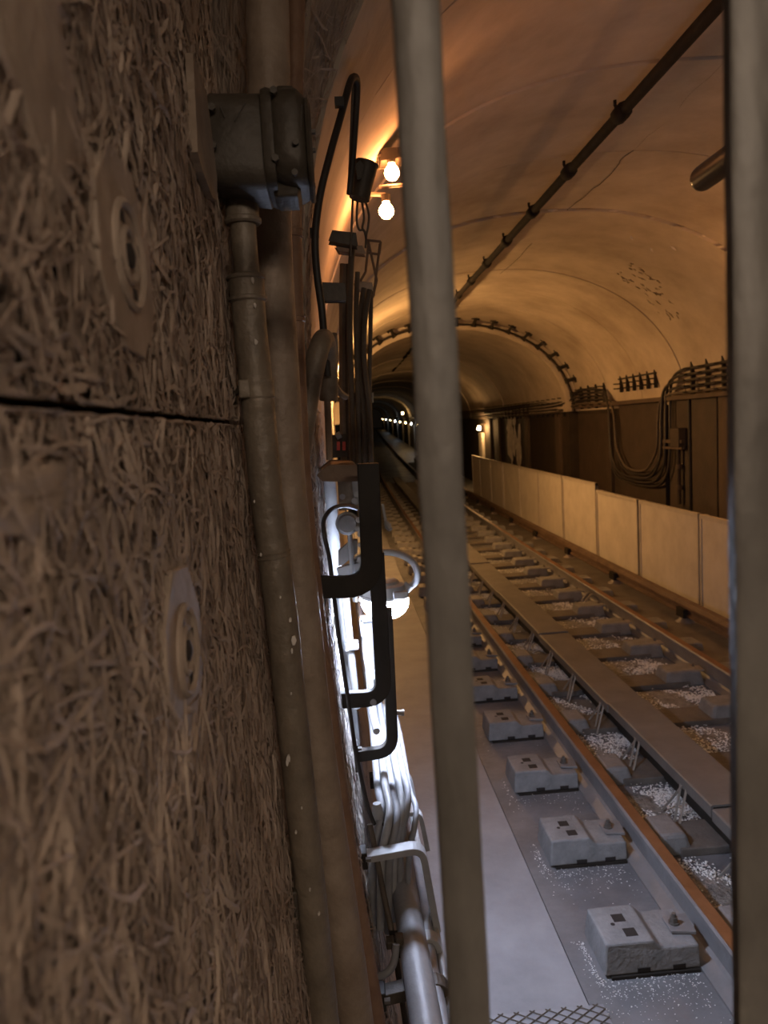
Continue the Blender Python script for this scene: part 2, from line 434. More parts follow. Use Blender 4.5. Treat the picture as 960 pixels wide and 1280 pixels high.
# plastered smear near the top
def blob(cx, cy, rx, ry, h, seed, m, parent, name, xf=XW, n=40, lift=.010):
    rg = random.Random(seed); vs = []; K = 7
    ph = [rg.uniform(0, 6.28) for _ in range(5)]
    for k in range(K+1):
        rr = k/K
        for i in range(n):
            a = 2*math.pi*i/n
            rad = rr*(1 + .14*math.sin(2*a+ph[0]) + .09*math.sin(3*a+ph[1]) + .06*math.sin(7*a+ph[2]) + .04*math.sin(13*a+ph[3]))
            y = cx+rx*rad*math.cos(a); z = cy+ry*rad*math.sin(a)
            vs.append((xf(y, z)+lift+h*(1-rr**4)+(.0-(lift+.004) if k == K else 0)+rg.uniform(-.0008, .0008), y, z))
    fs = [(k*n+i, k*n+(i+1) % n, (k+1)*n+(i+1) % n, (k+1)*n+i) for k in range(K) for i in range(n)]
    return part(name, MB().add(vs, fs), m, parent, smooth=True)
blob(.47, 2.41, .085, .105, .006, 5, M_plaster, PA, 'plaster_smear')
blob(.30, 2.27, .10, .07, .004, 6, M_plaster, PA, 'plaster_smear')
blob(.40, 2.125, .09, .022, .003, 8, M_plaster, PB, 'plaster_smear')
# lining beyond the splay
yy = [2.0, 2.6, 3.2, 4, 5, 6.5, 8, 10, 12, 14.6]; zz = [0, .15, .3, .5, .75, 1.0, 1.25, 1.5, 1.75, 2.0, 2.25]
vs = [B(L(z), y, z) for y in yy for z in zz]; N = len(zz); fs = [(i*N+j, i*N+j+1, (i+1)*N+j+1, (i+1)*N+j) for i in range(len(yy)-1) for j in range(N-1)]
vs2 = [B(L(z)-.2, y, z) for y in yy for z in zz]
LI = part('lining', MB().add(vs, fs), M_lining, WL, smooth=True)
V, F = strand_mesh(5200, 2.005, 4.2, .25, 2.24, 9, wlo=.003, whi=.006, depth=.006, xf=lambda y, z: L(z))
stuff_mesh('wood_strands', V, F, mat('wood_wool_grey', (.32, .29, .26), (.48, .45, .41), 9, .9, bump=.2, bscale=120), LI)
V, F = strand_mesh(1700, 2.0, 2.45, 2.19, 2.78, 19, wlo=.002, whi=.0045, llo=.02, lhi=.08, depth=.004, xf=lambda y, z: L(z))
stuff_mesh('wood_strands', V, F, M_wool, LI)
yy = [14.6, 20, 26, 32, 40, 50, 66, 80, 100, 120, 150]
def LF(z): return VX - (VX-L(min(z, VZ)))*S2
vs = [B(LF(z), y, z) for y in yy for z in zz]; fs = [(i*N+j, i*N+j+1, (i+1)*N+j+1, (i+1)*N+j) for i in range(len(yy)-1) for j in range(N-1)]
part('far_lining', MB().add(vs, fs), M_rwall, WL, smooth=True)

# ------------------------------------------------------------------ right wall
RX = 4.63
WR = thing('wall_right', (RX, 8, 0), 'dark brown lower tunnel wall behind the white fence', 'wall', kind='structure')
yr = [-3, 2, 5, 8, 11, 14.7]
part('wall_face', MB().extrude([(RX+.06, 0), (RX+.06, 2.6), (RX+.3, 2.6), (RX+.3, 0)], yr), M_rwall, WR)
part('far_wall_face', MB().extrude([(RX-.12, 0), (RX-.12, 2.5), (RX+.2, 2.5), (RX+.2, 0)], [14.7, 18, 22, 26, 32, 40, 50, 70, 100, 150]), M_rwall, WR)
for (a, b, z0, z1) in ((12.75, 14.5, .35, 2.18), (10.55, 12.3, .35, 2.30), (9.05, 9.72, .35, 2.30), (9.76, 10.4, .35, 2.30)):
    part('wall_panel', MB().extrude([(RX, z0), (RX, z1), (RX+.08, z1), (RX+.08, z0)], [a, b]), M_rpanel, WR, bevel=.008)
part('pilaster', MB().extrude([(RX-.02, 0), (RX-.02, 2.32), (RX+.08, 2.32), (RX+.08, 0)], [7.6, 8.98]), M_pil, WR, bevel=.01)
part('ledge', MB().extrude([(RX-.10, 2.30), (RX-.10, 2.36), (RX+.08, 2.36), (RX+.08, 2.30)], [5, 8, 11, 14.6]), M_pil, WR, bevel=.008)
part('bench', MB().extrude([(RX-.22, 0), (RX-.22, .34), (RX+.08, .34), (RX+.08, 0)], [5, 8, 11, 14.6]), M_rwall, WR, bevel=.01)
for a in (15.2, 17.9, 21.4, 22.7):
    part('pilaster', MB().extrude([(RX-.17, 0), (RX-.17, 2.3), (RX-.1, 2.3), (RX-.1, 0)], [a, a+.35]), M_pil, WR, bevel=.01)
rg = random.Random(4)
for i in range(22):
    cy = 19.7+rg.uniform(-.75, .75); cz = 1.62+rg.uniform(-.5, .5); vs = []; n = 9
    ry, rz = rg.uniform(.08, .3), rg.uniform(.12, .42)
    for k in range(n):
        a = 6.283*k/n; r = rg.uniform(.6, 1.1)
        vs.append((cy+ry*r*math.cos(a), cz+rz*r*math.sin(a)))
    q = MB(); q.add([B(RX-.127-.002*(i % 5), y, z) for y, z in vs] + [B(RX-.119, y, z) for y, z in vs], [tuple(range(n))] + [(k, (k+1) % n, n+(k+1) % n, n+k) for k in range(n)])
    part('whitewash_flake', q, M_stain, WR)

# ------------------------------------------------------------------ track
RL, RR = 1.352, 2.857
head = [(-.035, .150), (-.036, .168), (-.030, .180), (.030, .180), (.036, .168), (.035, .150)]
web = [(-.075, 0), (-.075, .012), (-.02, .030), (-.009, .045), (-.009, .130), (-.034, .146), (-.036, .172), (-.029, .181), (.029, .181), (.036, .172), (.034, .146), (.009, .130), (.009, .045), (.02, .030), (.075, .012), (.075, 0)]
yt = [.6, 1.2, 1.8, 2.4] + [3+.8*i for i in range(30)] + [28+3*i for i in range(10)] + [60+8*i for i in range(10)]
def rail(x, label, name='running_rail'):
    o = thing(name, B(x, 3, 0), label, 'rail')
    part('web_and_foot', MB().extrude(web, yt, (x, 0)), M_railside, o, smooth=False)
    part('rail_head', MB().extrude([(-.027, .178), (-.025, .1835), (.027, .1835), (.0368, .174), (.0368, .150), (.030, .150)], yt, (x, 0)), M_railtop, o)
    return o
rail(RL+.008, 'nearer running rail with brown head and pale web beside the walkway')
rail(RR, 'farther running rail with rusty head close to the conductor rail')

def block_mb(x0, x1, h, d, tap=.02, notch=0):
    """raised sleeper end with sloped sides; notch lowers the end next to the rail"""
    q = MB(); y0, y1 = -d/2, d/2
    if not notch:
        lo = [(x0, y0), (x1, y0), (x1, y1), (x0, y1)]; hi = [(x0+tap, y0+tap*.6), (x1-tap, y0+tap*.6), (x1-tap, y1-tap*.6), (x0+tap, y1-tap*.6)]
        return q.add([(x, y, 0) for x, y in lo] + [(x, y, h) for x, y in hi], [(3, 2, 1, 0), (4, 5, 6, 7)] + [(i, (i+1) % 4, 4+(i+1) % 4, 4+i) for i in range(4)])
    xm = x0+(x1-x0)*.52
    prof = [(x0, .012), (x0+.012, h), (xm, h), (xm+.035, h-notch), (x1, h-notch), (x1, .012)]
    n = len(prof)
    vs = [(x, y0+(.010 if z > .05 else 0), z) for x, z in prof] + [(x, y1-(.010 if z > .05 else 0), z) for x, z in prof]
    return q.add(vs, [tuple(range(n)), tuple(range(n, 2*n))[::-1]] + [(i, n+i, n+(i+1) % n, (i+1) % n) for i in range(n)])
def clip_mb(x, z, sg):
    q = MB()
    q.add([(x-sg*.03, -.045, z), (x+sg*.065, -.06, z-.004), (x+sg*.075, .06, z-.004), (x-sg*.03, .045, z),
           (x-sg*.03, -.045, z+.012), (x+sg*.065, -.06, z+.010), (x+sg*.075, .06, z+.010), (x-sg*.03, .045, z+.012)],
          [(3, 2, 1, 0), (4, 5, 6, 7), (0, 1, 5, 4), (1, 2, 6, 5), (2, 3, 7, 6), (3, 0, 4, 7)])
    return q
def bolt_mb(c, s=1.0):
    q = MB(); c = Vector(c)
    q.tube([c, c+Vector((0, 0, .010*s))], .022*s, 10); q.tube([c+Vector((0, 0, .010*s)), c+Vector((0, 0, .030*s))], .016*s, 6)
    q.tube([c+Vector((0, 0, .030*s)), c+Vector((0, 0, .045*s))], .009*s, 8); return q
PITCHS = .745
def make_sleeper(detail=True):
    o = thing('sleeper', (0, 0, 0), '', 'sleeper', 'concrete sleepers under the two running rails')
    part('centre_slab', MB().box((RL+.20, -.13, 0), (RR-.20, .13, .042)), M_slab, o, local=True, bevel=.006 if detail else 0)
    bl = part('end_block', block_mb(.905, 1.285, .135, .25, notch=.035), M_block, o, local=True, bevel=.008 if detail else 0)
    part('end_block', block_mb(RL+.075, RL+.27, .105, .24, .03), M_block, o, local=True, bevel=.018 if detail else 0)
    part('end_block', block_mb(RR-.40, RR-.075, .125, .24, .03), M_block, o, local=True, bevel=.018 if detail else 0)
    part('end_block', block_mb(RR+.075, RR+.30, .105, .24, .03), M_block, o, local=True, bevel=.012 if detail else 0)
    if detail:
        part('rubber_pad', MB().box((.93, -.135, .0), (1.28, .135, .012)), M_black, o, local=True)
        for (x, y) in ((1.02, .035), (1.035, -.055)):
            q = MB(); zt = .1352
            q.box((x-.024, y-.024, zt-.002), (x+.024, y+.024, zt+.0006)); part('square_hole', q, M_darkgap, bl, local=True)
        q = MB().tube([(.985, .0, .1342), (.985, 0, .1358)], .009, 10); part('round_hole', q, M_darkgap, bl, local=True)
        for x in (1.06, 1.20): part('slot', MB().box((x-.025, -.1262, .016), (x+.025, -.122, .034)), M_darkgap, bl, local=True)
        c = part('rail_clip', clip_mb(1.235, .104, 1), M_railside, o, local=True, bevel=.002)
        part('bolt', bolt_mb((1.235, 0, .113)), M_bolt, c, local=True)
        c = part('rail_clip', clip_mb(RR-.12, .10, 1), M_railside, o, local=True, bevel=.002)
        part('bolt', bolt_mb((RR-.12, 0, .11), .8), M_bolt, c, local=True)
    return o
def place(o, y, label):
    o.location = B(0, y, 0); o.rotation_euler.z = heading(y); o['label'] = label
s0 = make_sleeper(True); s1 = None
ordn = ['nearest', 'second', 'third', 'fourth', 'fifth', 'sixth', 'seventh', 'eighth', 'ninth', 'tenth', 'eleventh', 'twelfth', 'thirteenth', 'fourteenth', 'fifteenth', 'sixteenth', 'seventeenth', 'eighteenth', 'nineteenth', 'twentieth']
ysl = [2.785+PITCHS*i for i in range(34)]
for i, y in enumerate(ysl):
    if i < 18:
        o = s0 if i == 0 else copy_tree(s0)
    else:
        if s1 is None: s1 = make_sleeper(False); o = s1
        else: o = copy_tree(s1)
    if i < 18: place(o, y, 'grey concrete sleeper under both rails, %s from the bottom of the picture' % ordn[i])
    else: place(o, y, 'small distant concrete sleeper in the dim track, %s of the far ones' % ordn[i-18])
bpy.data.objects.remove(s1, do_unlink=True) if False else None

# rail ties hidden in front of the first visible sleeper are left out; the bed carries bright chips
def chips(name, n, gen, seed, label, cat, slo=.003, shi=.011):
    rg = np.random.default_rng(seed); P = []
    while len(P) < n:
        c = gen(rg)
        if c is not None: P.append(c)
    P = np.array(P); sz = rg.uniform(slo, shi, n)
    tmpl = np.array([(1, 0, 0), (-.4, .9, 0), (-.6, -.8, 0), (.1, .1, .8), (.0, 0, -.4)])
    th = rg.uniform(0, 6.28, n); tl = rg.normal(0, .5, n)
    V = np.empty((n, 5, 3))
    for k in range(5):
        t = tmpl[k][None, :]*rg.uniform(.6, 1.3, (n, 1))
        x = t[:, 0]*np.cos(th)-t[:, 1]*np.sin(th); y = t[:, 0]*np.sin(th)+t[:, 1]*np.cos(th); z = t[:, 2]+.4*tl*t[:, 0]
        V[:, k] = np.stack([x, y, z*.7], -1)*sz[:, None] + P
    b = (np.arange(n)*5)[:, None, None]
    F = b+np.array([(0, 1, 3), (1, 2, 3), (2, 0, 3), (1, 0, 4), (2, 1, 4), (0, 2, 4)])[None]
    o = stuff_mesh(name, V.reshape(-1, 3), F.reshape(-1, 3), M_chip, None, smooth=False)
    tag(o, label, cat, kind='stuff'); return o
def bays(rg, x0, x1, spread, ymax=12):
    i = int(min(abs(rg.normal(0, 6)), 13)); yc = ysl[0]+PITCHS*(i-.5+.0) + rg.normal(0, spread)
    x = x0+(x1-x0)*rg.random()
    if abs(((yc-ysl[0]+PITCHS/2) % PITCHS)-PITCHS/2) < .15: return None
    cl = math.sin(x*9+i*2.1)+math.sin(x*21+yc*13+i)
    if cl < rg.normal(-.15, .45): return None
    q = B(x, yc, .004+abs(rg.normal(0, .008))); return (q.x, q.y, q.z)
chips('bright_chips', 16000, lambda rg: bays(rg, RL+.06, RL+.50, .12), 11, 'glittering pale chips between the sleepers left of the trough lid', 'debris')
chips('bright_chips', 15000, lambda rg: bays(rg, 1.98, RR-.10, .12), 12, 'glittering pale chips between the sleepers right of the trough lid', 'debris', .004, .014)
def edge_chips(rg):
    i = int(min(abs(rg.normal(0, 1.6)), 5)); y = ysl[0]+PITCHS*i - .13 - abs(rg.normal(0, .10)); x = rg.uniform(.86, 1.27)
    if rg.random() < .25: y = ysl[0]+PITCHS*i+rg.uniform(-.16, .1); x = .895-abs(rg.normal(0, .018))
    return (x, y, .002+abs(rg.normal(0, .002)))
chips('bright_chips', 1000, edge_chips, 13, 'fine pale crumbs around the sleeper blocks beside the walkway', 'debris', .0015, .005)
# low heaps that carry the chips
rg = random.Random(21)
for i in range(14):
    for (xa, xb) in ((RL+.16, .2), (2.28, .30)):
        yc = ysl[0]+PITCHS*(i-.5)+rg.uniform(-.05, .05); vs = []; n = 14
        for k, (rr, h) in enumerate(((1, 0), (.7, .014), (.35, .022))):
            for j in range(n):
                a = 6.283*j/n; r = rr*rg.uniform(.8, 1.1); q = B(xa+rg.uniform(0, .01)+xb*r*math.cos(a), yc+.2*r*math.sin(a), h*rg.uniform(.7, 1.1)); vs.append(q)
        fs = [(k*n+j, k*n+(j+1) % n, (k+1)*n+(j+1) % n, (k+1)*n+j) for k in range(2) for j in range(n)] + [tuple(range(2*n, 3*n))]
        part('wet_grit_heap', MB().add(vs, fs), M_grit if 'M_grit' in globals() else globals().setdefault('M_grit', mat('wet_grit', (.10, .095, .09), (.34, .33, .31), 26, .25, bump=1.0, bscale=70, rough2=.5)), FL, smooth=True)

# cable trough lid between the rails
G = thing('cable_trough', B(1.85, 4, 0), 'long grey steel trough lid running between the rails on wire legs', 'cable trough')
ends = [.8, 2.2, 3.42, 4.85, 6.6, 8.4, 10.2, 12, 14, 17, 20, 24, 28]
for i in range(len(ends)-1):
    a, b = ends[i]+.006, ends[i+1]-.006; n = max(2, int((b-a)/.8)+1); yy = [a+(b-a)*k/n for k in range(n+1)]
    o = part('lid', MB().extrude([(1.715, .175), (1.715, .232), (1.722, .238), (1.978, .238), (1.985, .232), (1.985, .175), (1.972, .175), (1.972, .226), (1.728, .226), (1.728, .175)], yy, (0, -.012 if i % 2 else 0)), M_board, G)
part('inner_duct', MB().extrude([(1.79, .03), (1.79, .165), (1.95, .165), (1.95, .03)], [.8+i*1.0 for i in range(28)]), M_black, G)
for i in range(22):
    y = 3.1+.62*i
    q = MB()
    for (dy0, dy1) in ((-.10, -.02), (.10, .02), (-.05, .045)):
        q.tube([B(1.70-.06, y+dy0, .015), B(1.722, y+dy1, .19)], .007, 5)
    part('wire_leg', q, M_wire, G)

# conductor rail with stools
C3 = thing('conductor_rail', B(3.44, 6, 0), 'brown conductor rail on stools at the foot of the white fence', 'rail')
yc = [4.4+.9*i for i in range(40)]
part('bar', MB().extrude([(-.05, .150), (-.05, .175), (-.035, .215), (.035, .215), (.05, .175), (.05, .150), (.018, .130), (.018, .095), (.045, .085), (.045, .07), (-.045, .07), (-.045, .085), (-.018, .095), (-.018, .130)], yc, (3.44, .03)), M_rust, C3)
for i in range(16):
    y = 5.4+1.95*i
    c = B(3.43, y, 0)
    o = part('stool', MB().tube([c, c+Vector((0, 0, .02)), c+Vector((0, 0, .055)), c+Vector((0, 0, .105))], [.15, .14, .075, .055], 12), M_insul, C3, smooth=True)
    part('clamp', MB().cbox(c+Vector((-.045, 0, .13)), (.05, .16, .09)), M_black, o)
part('base_strip', MB().extrude([(3.1, 0), (3.1, .035), (3.72, .035), (3.72, 0)], yc), M_slab, C3)

# pair of looped wires at the farther rail
q = thing('looped_wires', B(2.62, 8.15, .0), 'pair of thin looped bond wires against the farther rail', 'wire')
for d in (0, .10):
    pts = [B(RR-.03, 8.25+d*1.2, .10), B(RR-.12, 8.2+d, .17), B(RR-.21, 8.15+d, .10), B(RR-.22, 8.12+d, .02)]
    part('wire', MB().tube(spline(pts, 6), .012, 8), M_wire, q, smooth=True)

# fence of sheet panels
FN = thing('panel_fence', B(3.75, 8, 0), 'row of pale sheet metal fence panels behind the conductor rail', 'fence')
fx = 3.76; jy = [4.5, 6.1, 7.72, 9.36, 10.95, 12.68, 14.3, 15.93, 17.6, 19.1, 20.7, 22.0]
for i in range(len(jy)-1):
    top = 1.07 if jy[i] < 10.9 else 1.165
    a, b = jy[i]+.02, jy[i+1]-.02; dx = random.uniform(-.012, .012)
    P0 = MB().extrude([(fx+dx, .05), (fx+dx, top-.02), (fx+dx+.018, top-.02), (fx+dx+.018, .05)], [a, (a+b)/2, b])
    o = part('panel', P0, M_fence, FN)
    fr = MB()
    fr.extrude([(fx+dx-.014, top-.045), (fx+dx-.014, top), (fx+dx+.03, top), (fx+dx+.03, top-.045)], [a, b])
    part('top_strip', fr, M_fframe, o)
    for yv in (a, b-.035):
        part('side_strip', MB().extrude([(fx+dx-.012, .04), (fx+dx-.012, top), (fx+dx+.03, top), (fx+dx+.03, .04)], [yv, yv+.035]), M_fframe, o)
    part('post', MB().extrude([(fx+.032, 0), (fx+.032, top-.01), (fx+.08, top-.01), (fx+.08, 0)], [b-.03, b+.05]), M_fframe, FN)

# steel grating corner at the near end of the walkway
GR = thing('floor_grating', (.62, 2.3, .03), 'diamond mesh steel grating at the near edge of the walkway', 'grating')
x0, x1, y0, y1 = .34, .845, 1.6, 2.50
def gclip(c, d):                       # line x - d*y = c inside the frame
    pts = []
    for y in (y0, y1):
        x = c+d*y
        if x0 <= x <= x1: pts.append((x, y))
    for x in (x0, x1):
        y = (x-c)/d
        if y0 < y < y1: pts.append((x, y))
    return pts[:2] if len(pts) >= 2 else None
part('plate', MB().box((x0, y0, .0305), (x1, y1, .036)), M_walk, GR)
i = 0
for d in (1.5, -1.5):
    q = MB()
    c = -6
    while c < 6:
        g = gclip(c, d)
        if g and (Vector(g[0])-Vector(g[1])).length > .02: q.tube([(g[0][0], g[0][1], .038), (g[1][0], g[1][1], .038)], .003, 4)
        c += .058
    part('mesh_bars', q, M_cabbrown, GR, kind='stuff')

# ------------------------------------------------------------------ right wall cables
def ypath(pts, n=5): return spline([B(*p) for p in pts], n)
WRg = 'cables on the right wall rack'
lbls = ['highest', 'second highest', 'middle', 'second lowest', 'lowest']
for k in range(5):
    zt = 2.70-.075*k; zt2 = 2.62-.06*k; zb = 1.02+.075*(4-k)*0+.06*(4-k)*.0 + .055*k
    # outermost cable dips lowest
    dep = 1.06+.055*k; ya = 10.20-.10*(4-k)*.0+.09*k; yb = 12.62-.09*k; xx = RX-.07-.025*(k % 3)
    r = .11
    pts = [(xx, 4.6, zt), (xx, 7, zt), (xx, 9.3, zt-.01), (xx, ya-.35, zt-.02), (xx, ya-.08, zt-.13), (xx, ya, zt-.42), (xx, ya+.02, 1.75), (xx, ya+.10, dep+.28), (xx, ya+.42, dep+.05),
           (xx, (ya+yb)/2, dep), (xx, yb-.42, dep+.05), (xx, yb-.10, dep+.28), (xx, yb-.02, 1.75), (xx, yb, zt2-.42), (xx, yb+.10, zt2-.13), (xx, yb+.4, zt2-.03), (xx, 14.2, zt2), (xx-.1, 15.2, zt2-.12), (xx-.13, 18, zt2-.14), (xx-.15, 26, zt2-.16), (xx-.15, 40, zt2-.16), (xx-.15, 60, zt2-.16)]
    one('wall_cable', MB().tube(ypath(pts, 5), .019, 8), M_cable if k != 4 else M_cabbrown, 'dark looping cable on the right wall, %s of the five on the rack' % lbls[k], 'cable', WRg, smooth=True, base=B(xx, 8, 1))
def rack(y, label, top=2.78, bot=2.33, x=RX-.03, arms=5):
    o = thing('cable_rack', B(x, y, bot), label, 'bracket', 'cable rack hooks on the right wall', rz=0)
    part('post', MB().cbox(B(x, y, (top+bot)/2), (.05, .035, top-bot)), M_black, o)
    for k in range(arms):
        z = bot+.06+.075*k
        if z < top: part('hook', MB().cbox(B(x-.06, y, z), (.14, .03, .018)), M_black, o)
    return o
i = 0
for k in range(13):
    y = 5.2+.4*k
    if y < 10.0: rack(y, 'dark rack hook before the cable loop on the right wall, %s from the gate' % ordn[k])
for k in range(6): rack(10.75+.27*k, 'short empty rack hook above the cable loop, %s towards the portal' % ordn[k], 2.76, 2.50, arms=2)
for k in range(24): rack(12.9+.42*k + (.3 if k > 3 else 0), 'dark rack hook on the right wall beyond the cable loop, %s' % (ordn[k] if k < 20 else '%s of the tiniest' % ordn[k-20]), 2.70 if k < 4 else 2.56, 2.28 if k < 4 else 2.16, RX-.03 if k < 4 else RX-.16)
one('rack_rail', MB().extrude([(RX-.05, 2.70), (RX-.05, 2.725), (RX-.02, 2.725), (RX-.02, 2.70)], [10.7, 12.2]), M_black, 'thin dark bar across the empty rack hooks over the loop', 'bar', base=B(RX, 11.4, 2.7))

# valve cabinet and drop pipe on the right wall
V_ = thing('pipe_valve', B(RX-.05, 9.95, 1.0), 'small boxed valve with a drop pipe between the loop and the pilaster', 'valve')
part('valve_box', MB().cbox(B(RX-.06, 9.98, 1.80), (.12, .26, .26)), M_rpanel, V_, bevel=.01)
part('cross_bar', MB().cbox(B(RX-.08, 10.1, 1.75), (.05, .60, .045)), M_pil, V_)
part('cross_bar', MB().cbox(B(RX-.08, 10.1, 1.66), (.05, .60, .03)), M_pil, V_)
part('drop_pipe', MB().tube([B(RX-.06, 9.98, 1.7), B(RX-.06, 9.98, .9)], .028, 10), M_rwall, V_, smooth=True)
for z in (1.38, 1.1): part('pipe_joint', MB().tube([B(RX-.06, 9.98, z), B(RX-.06, 9.98, z+.06)], .045, 10), M_pil, V_, smooth=True)
one('conduit_or_groove', MB().tube([B(RX-.015, 9.74, .36), B(RX-.015, 9.74, 2.3)], .022, 8), M_black, 'thin black strip standing in for the dark groove beside the brown pilaster', 'conduit', smooth=True)  # black tube put in for the shade of the groove between wall panels

# ------------------------------------------------------------------ crown pipe with hangers
M_mattblack = mat('matt_black', (.012, .010, .008), (.022, .018, .014), 10, .9, spec=.15, bump=0)  # even matt black of the crown pipe
CP = thing('crown_pipe', B(1.8, 8, 3.92), 'thin black pipe hung under the crown of the vault', 'pipe')
part('pipe', MB().tube([B(1.8, y, 3.92) for y in [2.0+.6*i for i in range(40)]], .034, 10), M_mattblack, CP, smooth=True)
for i in range(18):
    y = 4.6+1.02*i
    c = B(1.8, y, 3.92)
    o = part('coupling', MB().tube([c-Vector((0, .07, 0)), c-Vector((0, .05, 0)), c+Vector((0, .05, 0)), c+Vector((0, .07, 0))], [.036, .05, .05, .036], 10), M_mattblack, CP, smooth=True)
    part('hanger', MB().tube([c+Vector((0, .03, 0)), c+Vector((-.025, .03, .06)), c+Vector((-.025, .03, .085))], .011, 6), M_mattblack, o)

# dark glossy pipe ending in mid air on the right
e = at(874, 226, 2.6); d = (Vector((0, -1, .012))).normalized()
HP = thing('hanging_pipe', e, 'short dark glossy pipe end hanging beside the right gate bar', 'pipe')
pts = [e, e+d*.004, e+d*.014, e+d*.03, e+d*1.2, e+d*2.6]
part('pipe', MB().tube(pts, [.020, .032, .040, .0425, .0425, .0425], 20), M_chrome, HP, smooth=True)
for s_ in (1.2, 2.3):
    c = e+d*s_
    part('hanger_rod', MB().tube([c+Vector((0, 0, .04)), Vector((c.x, c.y, 4.1))], .008, 6), M_black, HP)

# ------------------------------------------------------------------ barred gate
GT = thing('barred_gate', (.15, .45, 0), 'steel gate with two upright flat bars close to the lens', 'gate')
b0, b1 = at(517, 0, .45), at(586, 1280, .45)
def gate_bar(xt, xb, wd):
    # upright bar, slightly worn edges
    q = MB(); n = 40; vs = []
    zt_, zb_ = 2.62, .12
    rg = random.Random(int(xt*1000))
    for i in range(n+1):
        z = zb_+(zt_-zb_)*i/n; x = xb+(xt-xb)*(z-1.765)/(2.385-1.765); j = rg.uniform(-.0006, .0006)
        for dx, dy in ((-1, -.7), (-.8, -1), (.8, -1), (1, -.7), (1, .7), (.8, 1), (-.8, 1), (-1, .7)):
            vs.append((x+j+dx*wd/2, .45+dy*.006, z))
    fs = [(i*8+k, i*8+(k+1) % 8, (i+1)*8+(k+1) % 8, (i+1)*8+k) for i in range(n) for k in range(8)] + [tuple(range(8))[::-1], tuple(range(n*8, n*8+8))]
    return q.add(vs, fs)
part('bar', gate_bar(.0605, .0640, .0262), M_bar, GT, smooth=True)
part('bar', gate_bar(.2535, .2555, .0275), M_bar, GT, smooth=True)
part('bar', gate_bar(.447, .447, .0275), M_bar, GT, smooth=True)
for z in (.14, 2.60): part('rail', MB().box((.03, .438, z-.02), (.9, .462, z+.02)), M_bar, GT, bevel=.003)
part('foot', MB().box((.03, .43, .03), (.09, .47, .13)), M_bar, GT, bevel=.003)
part('foot', MB().box((.8, .43, .0), (.86, .47, .13)), M_bar, GT, bevel=.003)

# ------------------------------------------------------------------ fastener washers on the boards
def washer(y, z, label, rot):
    o = thing('octagonal_washer', (XN(z), y, z), label, 'washer', 'washers on the wood wool boards')
    R = .083; x = XN(z)+.011
    oct_ = [(y+R*math.cos(rot+i*math.pi/4), z+R*math.sin(rot+i*math.pi/4)) for i in range(8)]
    part('plate', MB().prism(oct_, 'x', x-.006, x+.004), M_plaster, o, bevel=.002)
    def ringx(r, rr, x_, n=28):
        return MB().tube([(x_, y+r*math.cos(6.2832*i/n), z+r*math.sin(6.2832*i/n)) for i in range(n+1)], rr, 6, caps=False)
    part('raised_ring', ringx(.040, .0042, x+.004), M_plaster, o, smooth=True)
    part('raised_ring', ringx(.020, .0036, x+.004), M_plaster, o, smooth=True)
    part('screw', MB().tube([(x+.002, y, z), (x+.007, y, z), (x+.009, y, z)], [.010, .010, .004], 10), M_darkgap, o, smooth=True)
    for k in range(4):
        a = rot+k*math.pi/2; c = Vector((x+.0042, y+.030*math.cos(a), z+.030*math.sin(a)))
        part('slot', MB().cbox(c, (.0012, .012, .009)), M_darkgap, o)
washer(.632, 2.298, 'pale octagonal washer on the upper wood wool board', .35)
washer(.695, 1.958, 'dusty octagonal washer on the lower wood wool board', .30)

# ------------------------------------------------------------------ junction box
one('backing_plate', MB().prism([onx(u, v, -.15) for u, v in ((237, 66), (244, 84), (255, 120), (262, 170), (268, 222), (268, 252), (262, 247), (250, 215), (243, 190), (240, 120))], 'x', -.156, -.146), M_pipe2, 'thin pointed backing plate standing behind the cast junction box', 'plate')
JB = thing('junction_box', at(320, 250, 1.22), 'dark cast iron junction box on top of the wall conduit', 'junction box')
JY = 1.22
def P(u, v): return at(u, v, JY)
def rsq(u, v0, v1, rad, depth):
    """rounded square section in y-z at photo column u"""
    a, b = P(u, v0), P(u, v1); zc = (a.z+b.z)/2; hz = abs(a.z-b.z)/2; hy = depth/2; x = (a.x+b.x)/2; out = []
    for cy, cz, a0 in ((1, 1, 0), (-1, 1, 90), (-1, -1, 180), (1, -1, 270)):
        for k in range(5):
            an = math.radians(a0+k*22.5); out.append((x, JY+.02+cy*(hy-rad)+rad*math.cos(an), zc+cz*(hz-rad)+rad*math.sin(an)))
    return out
def loft(secs):
    n = len(secs[0]); vs = [p for s in secs for p in s]; m = len(secs)
    return MB().add(vs, [(i*n+k, i*n+(k+1) % n, (i+1)*n+(k+1) % n, (i+1)*n+k) for i in range(m-1) for k in range(n)] + [tuple(range(n))[::-1], tuple(range((m-1)*n, m*n))])
part('body', loft([rsq(262, 138, 228, .03, .13), rsq(268, 126, 240, .03, .14), rsq(330, 127, 246, .03, .145), rsq(334, 128, 245, .03, .14)]), M_box, JB, smooth=True, bevel=.003)
part('wall_flange', loft([rsq(252, 130, 222, .02, .13), rsq(261, 128, 236, .02, .16), rsq(267, 127, 238, .02, .16)]), M_box, JB, smooth=True)
part('joint_flange', loft([rsq(332, 124, 242, .03, .155), rsq(338, 122, 244, .03, .160), rsq(345, 124, 244, .03, .16)]), M_box, JB, smooth=True)
cv = part('cover', loft([rsq(343, 128, 232, .03, .14), rsq(352, 122, 236, .035, .155), rsq(374, 121, 240, .035, .155), rsq(383, 126, 238, .04, .14), rsq(385, 134, 230, .04, .12)]), M_box, JB, smooth=True)
part('cover_lip', loft([rsq(384, 130, 238, .04, .15), rsq(388, 132, 240, .04, .155), rsq(391, 138, 238, .04, .15)]), M_box, JB, smooth=True)
